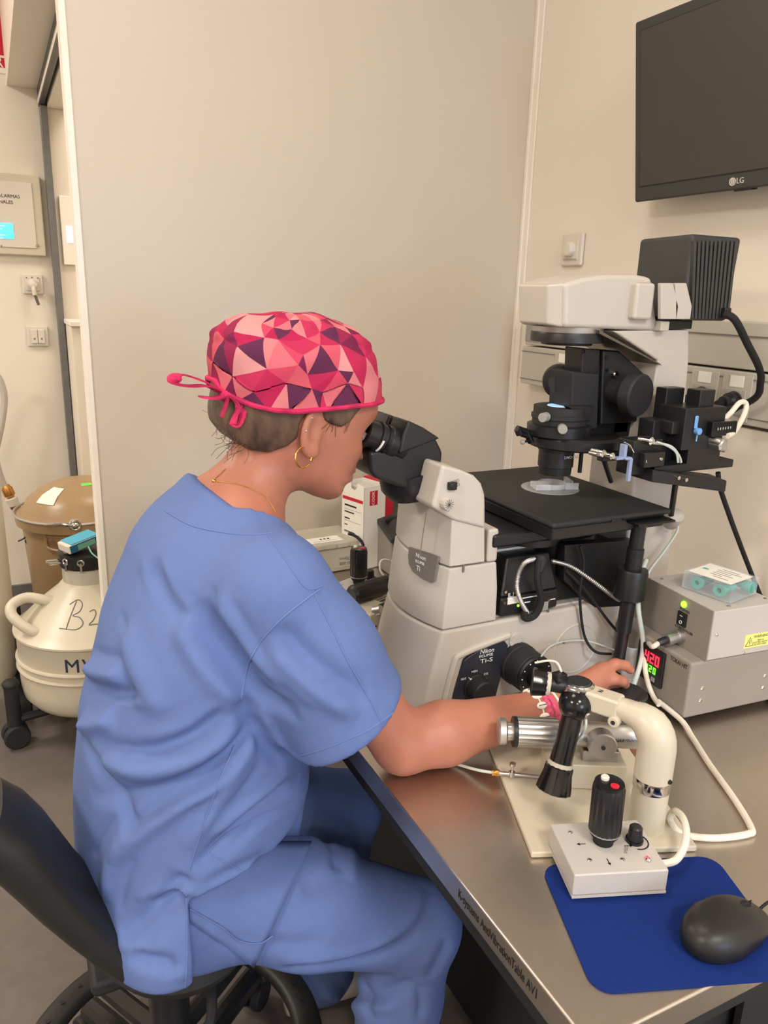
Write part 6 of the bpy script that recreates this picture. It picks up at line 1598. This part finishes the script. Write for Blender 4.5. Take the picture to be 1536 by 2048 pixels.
# ---------------------------------------------------------------- scrub top
spine = [H3(458, 1006, yh), H3(425, 1120, yh), H3(402, 1260, yh), H3(388, 1420, yh), H3(388, 1560, yh), H3(380, 1680, yh), H3(365, 1780, yh)]
sA = [.066, .106, .130, .152, .164, .156, .135]
sB = [.080, .150, .185, .190, .192, .195, .185]
SLE = SHR + (ELR - SHR) * .70
SLL = SHL + (ELL - SHL) * .70
NKA = np.array(H3(392, 957, yh)); _nc = np.array(H3(570, 1072, yh)) - NKA; NKN = _n(np.array([-_nc[2], 0, _nc[0]])); NKN = NKN if NKN[2] > 0 else -NKN
nk_cut = np.array(H3(476, 985, yh)); nk_n = _n(np.array(H3(530, 925, yh)) - np.array(H3(455, 1040, yh)))
xv = H2(378, 1850, .87)[0]; zv = H2(378, 1792, .87)[1]
def top_f(P):
    d = ell_chain(P, spine, sA, sB, .05)
    d = smin(d, cap_chain(P, [H3(470, 1050, yh), SHR + [-.005, .03, .0]], [.060, .062]), .05)
    d = smin(d, cap_chain(P, [H3(470, 1050, yh), SHL + [-.005, -.03, .0]], [.062, .066]), .05)
    for sh, sl, el in ((SHR, SLE, ELR), (SHL, SLL, ELL)):
        ax = _n(el - sh)
        s = cap_chain(P, [sh, sh + (sl - sh) * .5 + [-.012, 0, -.010], sl + ax * .03 + [-.03, 0, -.022]], [.070, .080, .090], .03)
        s = smax(s, (P - sl) @ ax, .006)
        cav = cap_chain(P, [sl - ax * .03 + [-.026, 0, -.018], sl + ax * .05 + [-.03, 0, -.022]], [.070, .080])
        s = smax(s, -cav, .003)
        d = smin(d, s, .035)
    # back flap hanging behind the seat
    d = smin(d, ell_chain(P, [H3(290, 1780, yh - .03), H3(290, 1880, yh - .03), H3(312, 1935, yh - .03)], [.085, .065, .045], [.17, .165, .15], .03), .04)
    # side vent and hem
    cut = smax(smax(xv - P[:, 0], P[:, 2] - zv - (P[:, 0] - xv) * .25, .004), P[:, 1] - 1.0, .01)
    d = smax(d, -cut, .004)
    d = smax(d, .515 - P[:, 2] - .12 * (xv - P[:, 0]) * 0, .01)
    # neckline: everything above a tilted plane around the neck is open
    cyl_ = cap_chain(P, [np.array(H3(440, 1060, yh)), np.array(H3(620, 830, yh))], [.098, .11])
    d = smax(d, -smax(cyl_, -((P - NKA) @ NKN), .004), .004)
    return d
tv, tf = surf(top_f, (-.06, .70, .46), (.66, 1.44, 1.26), .0052, 4)
tv = relax(tv, tf, 3, .5); TN = vnormals(tv, tf); tb_ = bvh_of(tv, tf)
FOLDS = [
 ([(400, 1200), (430, 1270), (480, 1340), (520, 1390), (600, 1430)], .018, -.009), ([(430, 1190), (470, 1250), (520, 1320), (570, 1370)], .014, .006),
 ([(350, 1230), (390, 1310), (440, 1370), (490, 1400)], .016, .007), ([(560, 1250), (600, 1300), (660, 1350), (740, 1400)], .017, -.008), ([(540, 1290), (590, 1340), (650, 1390), (720, 1430)], .016, .007),
 ([(200, 1520), (300, 1540), (400, 1510), (480, 1450)], .016, .009), ([(190, 1490), (290, 1505), (390, 1470), (450, 1420)], .013, -.008), ([(180, 1590), (280, 1590), (380, 1560), (470, 1490), (520, 1440)], .014, -.008),
 ([(165, 1480), (200, 1540), (240, 1600), (270, 1660)], .012, -.007), ([(160, 1450), (190, 1450), (230, 1440)], .012, .008), ([(170, 1330), (200, 1345), (250, 1350)], .014, .010), ([(170, 1365), (220, 1385), (280, 1390)], .012, -.007),
 ([(230, 1720), (290, 1660), (360, 1610), (440, 1560), (500, 1490)], .014, .008), ([(240, 1690), (310, 1630), (390, 1580), (460, 1520)], .012, -.007),
 ([(210, 1800), (220, 1740), (240, 1690), (270, 1650)], .013, .006), ([(300, 1820), (340, 1800), (370, 1795)], .009, -.008), ([(305, 1812), (345, 1790), (375, 1782)], .008, .006), ([(370, 1750), (350, 1780), (300, 1830), (240, 1870)], .016, -.007),
 ([(370, 1700), (440, 1600), (480, 1520), (510, 1450)], .012, .005), ([(390, 1740), (470, 1660), (540, 1600), (600, 1560)], .012, -.008), ([(430, 1680), (500, 1610), (570, 1570)], .012, .006), ([(400, 1780), (500, 1730), (580, 1690), (640, 1620)], .013, -.005),
 ([(260, 1915), (300, 1925), (330, 1930), (350, 1950)], .013, -.008), ([(250, 1250), (270, 1320), (300, 1380), (330, 1430)], .02, .006), ([(300, 1120), (330, 1200), (370, 1250)], .02, -.005), ([(480, 1400), (500, 1440), (540, 1500), (590, 1530)], .013, -.007),
]
rf_ = random.Random(5)
for pts, w, am in list(FOLDS):
    for k in range(2):
        ox, oy = rf_.uniform(-34, 34), rf_.uniform(-30, 30)
        n_ = len(pts); a_ = rf_.randint(0, max(0, n_ - 3))
        FOLDS.append(([(x + ox + rf_.uniform(-6, 6), y + oy + rf_.uniform(-6, 6)) for x, y in pts[a_:a_ + 3]], .008, rf_.choice((-1, 1)) * .0022))
for pts, w, am in FOLDS: tv = fold(tv, TN, tb_, pts, w * .9, am * 1.6)
tv = relax(tv, tf, 1, .35)
TOP = mesh_obj('scrub_top', tv, tf, 'scrub', person); TOP['label'] = 'blue short-sleeved scrub top with stitched seams'
tb_ = bvh_of(tv, tf)
def seam(pts, bvh, parent, r=.0011, name='seam', m='scrub_seam', lift=.0003):
    L = cast_line(bvh, smooth_px(pts), 2, lift)
    if len(L) > 3: MB().tube(L, r, 6, smooth=0).build(name, m, parent)
seam([(505, 1022), (540, 1075), (575, 1125), (612, 1176), (645, 1172)], tb_, TOP)
seam([(640, 1178), (590, 1215), (545, 1255), (510, 1300), (492, 1345), (482, 1398)], tb_, TOP, .0014)
seam([(625, 1180), (660, 1250), (700, 1330), (740, 1400), (765, 1450)], tb_, TOP)
seam([(598, 1512), (640, 1500), (690, 1480), (740, 1458), (800, 1415)], tb_, TOP)
seam([(330, 1022), (380, 1050), (440, 1064), (500, 1070), (545, 1066)], tb_, TOP)
seam([(378, 1740), (410, 1640), (440, 1560), (470, 1490)], tb_, TOP)
seam([(372, 1790), (374, 1850), (374, 1920), (370, 1975)], tb_, TOP)
# ---------------------------------------------------------------- trousers
KNR = np.array(H3(835, 1850, .905)); ANR = np.array([KNR[0] - .03, .93, .09])
KNL = np.array([KNR[0] + .0, 1.21, KNR[2] + .02]); ANL = np.array([KNL[0] - .06, 1.19, .09])
HPR = np.array(H3(370, 1775, .975)); HPL = np.array([HPR[0], 2 * yh - .975, HPR[2]])
def tr_f(P):
    d = ell_chain(P, [H3(330, 1660, yh), H3(350, 1765, yh)], [.10, .09], [.17, .165], .04)
    for hp_, kn_2, an in ((HPR, KNR, ANR), (HPL, KNL, ANL)):
        d = smin(d, cap_chain(P, [hp_, hp_ + (kn_2 - hp_) * .5 + [0, 0, .008], kn_2], [.090, .090, .072], .03), .04)
        d = smin(d, cap_chain(P, [kn_2 + [.0, 0, -.0], kn_2 + (an - kn_2) * .45 + [-.01, 0, 0], an], [.068, .070, .072], .03), .02)
    return d
pv, pf = surf(tr_f, (-.02, .76, .02), (.72, 1.36, .80), .006, 4)
pv = relax(pv, pf, 2, .5); PN = vnormals(pv, pf); pb_ = bvh_of(pv, pf)
for pts, w, am in [
 ([(560, 1925), (650, 1915), (750, 1890), (820, 1840), (850, 1780)], .010, .006), ([(560, 1940), (660, 1932), (760, 1908), (840, 1870)], .012, -.008),
 ([(640, 1960), (720, 1990), (780, 1985), (830, 1960)], .013, -.009), ([(640, 1985), (720, 2010), (800, 2010)], .013, .007), ([(860, 1960), (880, 1920), (900, 1880)], .014, -.006),
 ([(640, 1640), (690, 1660), (705, 1710), (700, 1760)], .012, .007), ([(620, 1660), (665, 1690), (675, 1740)], .012, -.007), ([(600, 1780), (660, 1760), (720, 1700)], .018, -.005), ([(420, 1880), (500, 1880), (580, 1890), (660, 1880)], .014, -.005),
 ([(840, 2040), (842, 2000), (835, 1970)], .008, -.006), ([(740, 2040), (735, 2000), (720, 1970)], .012, -.009)]:
    pv = fold(pv, PN, pb_, pts, w, am)
TROU = mesh_obj('trousers', pv, pf, 'scrub', person)
pb_ = bvh_of(pv, pf)
# loose front corner of the top lying on the thigh, and the hip pocket
def patch(q, bvh, off, name, parent, n=14, th=.002, m='scrub'):
    P_ = np.zeros((n + 1, n + 1, 3)); q = [np.array(p, float) for p in q]
    for i in range(n + 1):
        for j in range(n + 1):
            u, v_ = i / n, j / n
            p = (q[0] * (1 - u) + q[1] * u) * (1 - v_) + (q[3] * (1 - u) + q[2] * u) * v_
            h = cast(bvh, p[0], p[1])
            P_[i, j] = np.nan if h is None else h[0] + h[1] * off
    ok = ~np.isnan(P_[..., 0])
    if not ok.all():
        mean = P_[ok].mean(0)
        for i, j in np.argwhere(~ok):
            p = (q[0] * (1 - i / n) + q[1] * i / n) * (1 - j / n) + (q[3] * (1 - i / n) + q[2] * i / n) * j / n
            P_[i, j] = AY(p[0], p[1], mean[1])
    b = MB(); v = [tuple(P_[i, j]) for i in range(n + 1) for j in range(n + 1)]; f = [(i * (n + 1) + j, (i + 1) * (n + 1) + j, (i + 1) * (n + 1) + j + 1, i * (n + 1) + j + 1) for i in range(n) for j in range(n)]
    b.add(v, f); o = b.build(name, m, parent)
    s = o.modifiers.new('solid', 'SOLIDIFY'); s.thickness = th; s.offset = 0
    return o
patch([(372, 1690), (622, 1690), (508, 1926), (378, 1838)], pb_, .006, 'front_flap', TOP)
seam([(378, 1812), (440, 1848), (500, 1880), (545, 1862)], pb_, TOP, .0011, lift=.009)
seam([(415, 1705), (470, 1735), (515, 1752), (560, 1738)], tb_, TOP)
seam([(415, 1705), (450, 1670), (520, 1630), (580, 1605)], tb_, TOP)
# shoes
for an, sg in ((ANR, -1), (ANL, 1)):
    sh_ = MB(); rg = []
    for x, w, h in ((-.075, .015, .03), (-.065, .03, .055), (-.03, .037, .07), (.03, .040, .075), (.09, .045, .06), (.15, .042, .045), (.175, .025, .035), (.182, .008, .02)):
        rg.append([(an[0] + x, an[1] + w * math.cos(2 * math.pi * k / 16), max(.004, .004 + h / 2 + h / 2 * math.sin(2 * math.pi * k / 16))) for k in range(16)])
    sh_.loft(rg).build('clog', 'plate_white', person)
# bracelets on the right wrist
mat('pink_band', (205, 82, 120), .7, var=.2, scale=200); mat('green_band', (120, 190, 100), .7, var=.15, scale=200); mat('shell', (240, 232, 220), .35)
ws = WRR; wd_ = _n(HR - WRR)
def wristring(t, R, r, name, m):
    c = ELR + (WRR - ELR) * t if t <= 1 else WRR + wd_ * (t - 1) * .25
    return MB().torus(c, tuple(fa if t <= 1 else wd_), R, r, 36, 8).build(name, m, person)
wristring(.985, .0300, .0045, 'pink_bracelet', 'pink_band'); wristring(1.02, .0298, .0045, 'pink_bracelet', 'pink_band')
wristring(1.06, .0292, .0018, 'white_cord', 'shell'); wristring(1.11, .0288, .005, 'green_bracelet', 'green_band')
sbr = wristring(.94, .0302, .0012, 'shell_bracelet', 'shell')
cS = ELR + (WRR - ELR) * .94; fa_ = Vector(fa); u_ = fa_.orthogonal().normalized(); w2 = fa_.cross(u_)
for k in range(12):
    a = 2 * math.pi * k / 12
    d = u_ * math.cos(a) + w2 * math.sin(a); p = Vector(cS) + d * .031
    Msh = frame(p, tuple(fa_.cross(d)), tuple(fa_))
    b = MB(Msh).ball((0, 0, 0), (.0055, .0085, .0035), 14, 8); b.build('shell', 'shell', sbr)
    MB(Msh).box(-.0005, .0005, -.006, .006, -.0042, .0042).build('shell_slit', 'brow', sbr)
# necklace
L = cast_line(bbv, smooth_px([(452, 938), (440, 950), (428, 962), (450, 965), (476, 969), (506, 980), (532, 996), (550, 1024)]), 2, .0008)
if len(L) > 3: MB().tube(L, .0006, 5, smooth=0).build('necklace', 'gold', person)
h_ = cast(bbv, 428, 962)
if h_ is not None: MB().ball(tuple(h_[0]), .003, 12, 8).build('necklace_bead', 'gold', person)
# ================================================================ stool
stx = HPR[0] - .02; sty = yh
st = thing('stool', 'black swivel work stool with curved backrest and round foot ring', 'stool', (stx, sty, 0))
zs_ = HPR[2] - .09 - .012
rings = []
for z_, a_, b_ in ((zs_ - .06, .08, .10), (zs_ - .045, .12, .14), (zs_ - .02, .135, .155), (zs_ + .0, .13, .15), (zs_ + .008, .10, .12)):
    rings.append([(stx + .02 + a_ * math.cos(2 * math.pi * k / 40), sty + b_ * math.sin(2 * math.pi * k / 40), z_ + .0 * math.cos(2 * math.pi * k / 40)) for k in range(40)])
MB().loft(rings).build('seat', 'black_matte', st)
# curved back shell
mat('stool_black', (30, 29, 28), .45, var=.08, scale=30, bump=.15, bscale=400)
bk = []
back_px = [(262, 1925), (215, 1892), (165, 1850), (120, 1808), (80, 1765), (45, 1728), (10, 1700), (-40, 1680)]
BP = [np.array(H3(x, y, yh - .14)) for x, y in back_px]
Rr = []
for i, p in enumerate(BP):
    t = i / (len(BP) - 1); T = _n(BP[min(i + 1, len(BP) - 1)] - BP[max(i - 1, 0)]); nn = np.array([T[2], 0, -T[0]])
    th = .026 + .016 * t; wv = .07
    ring = []
    for k in range(28):
        a = 2 * math.pi * k / 28
        ring.append(tuple(np.array([p[0], yh - .10 + math.copysign(abs(math.cos(a)) ** .7, math.cos(a)) * wv, p[2]]) + nn * math.copysign(abs(math.sin(a)) ** .8, math.sin(a)) * th))
    Rr.append(ring)
MB().loft(Rr).build('backrest', 'stool_black', st, smooth=True)
MB().cyl((stx, sty, .12), (stx, sty, zs_ - .05), .033, n=28).build('column', 'black', st)
MB().box(stx - .12, stx + .14, sty - .05, sty + .05, zs_ - .085, zs_ - .055).build('mechanism', 'black_matte', st, bevel=.01)
MB().tube([(stx + .05, sty - .06, zs_ - .075), (stx + .04, sty - .14, zs_ - .09), (stx - .02, sty - .24, zs_ - .14)], .008, 8).build('height_lever', 'black_matte', st)
rz_ = .17; RR_ = .235
rg_ = []
for k in range(65):
    a = 2 * math.pi * k / 64; c_, s_ = math.cos(a), math.sin(a)
    rg_.append([(stx + c_ * (RR_ + .026 * math.copysign(abs(math.cos(b)) ** .6, math.cos(b))), sty + s_ * (RR_ + .026 * math.copysign(abs(math.cos(b)) ** .6, math.cos(b))), rz_ + .014 * math.sin(b)) for b in [2 * math.pi * q / 16 for q in range(16)]])
fr_ = MB().loft(rg_, cap=False).build('foot_ring', 'stool_black', st)
for k in range(5):
    a = 2 * math.pi * k / 5 + .75
    c_, s_ = math.cos(a), math.sin(a)
    MB().tube([(stx + c_ * .03, sty + s_ * .03, rz_ + .03), (stx + c_ * .13, sty + s_ * .13, rz_ + .012), (stx + c_ * RR_, sty + s_ * RR_, rz_)], .017, 10).build('ring_spoke', 'stool_black', st)
    for q in range(5):
        aa = a + .15 + q * .17
        MB().cyl((stx + math.cos(aa) * RR_, sty + math.sin(aa) * RR_, rz_ + .012), (stx + math.cos(aa) * RR_, sty + math.sin(aa) * RR_, rz_ + .0155), .004, n=8).build('grip_stud', 'black', fr_)
    # star base leg with caster
    e = np.array([stx + c_ * .27, sty + s_ * .27, 0])
    MB().tube([(stx, sty, .1), (stx + c_ * .15, sty + s_ * .15, .09), (e[0], e[1], .072)], .022, 10).build('base_leg', 'black', st)
    n_ = np.array([-s_, c_, 0])
    for sg in (-1, 1):
        MB().cyl(e + n_ * sg * .006 + [0, 0, .03], e + n_ * sg * .026 + [0, 0, .03], .03, n=20).build('caster', 'black_matte', st, bevel=.004)
MB().cyl((stx, sty, .1), (stx, sty, .16), .045, n=24).build('hub', 'black', st)
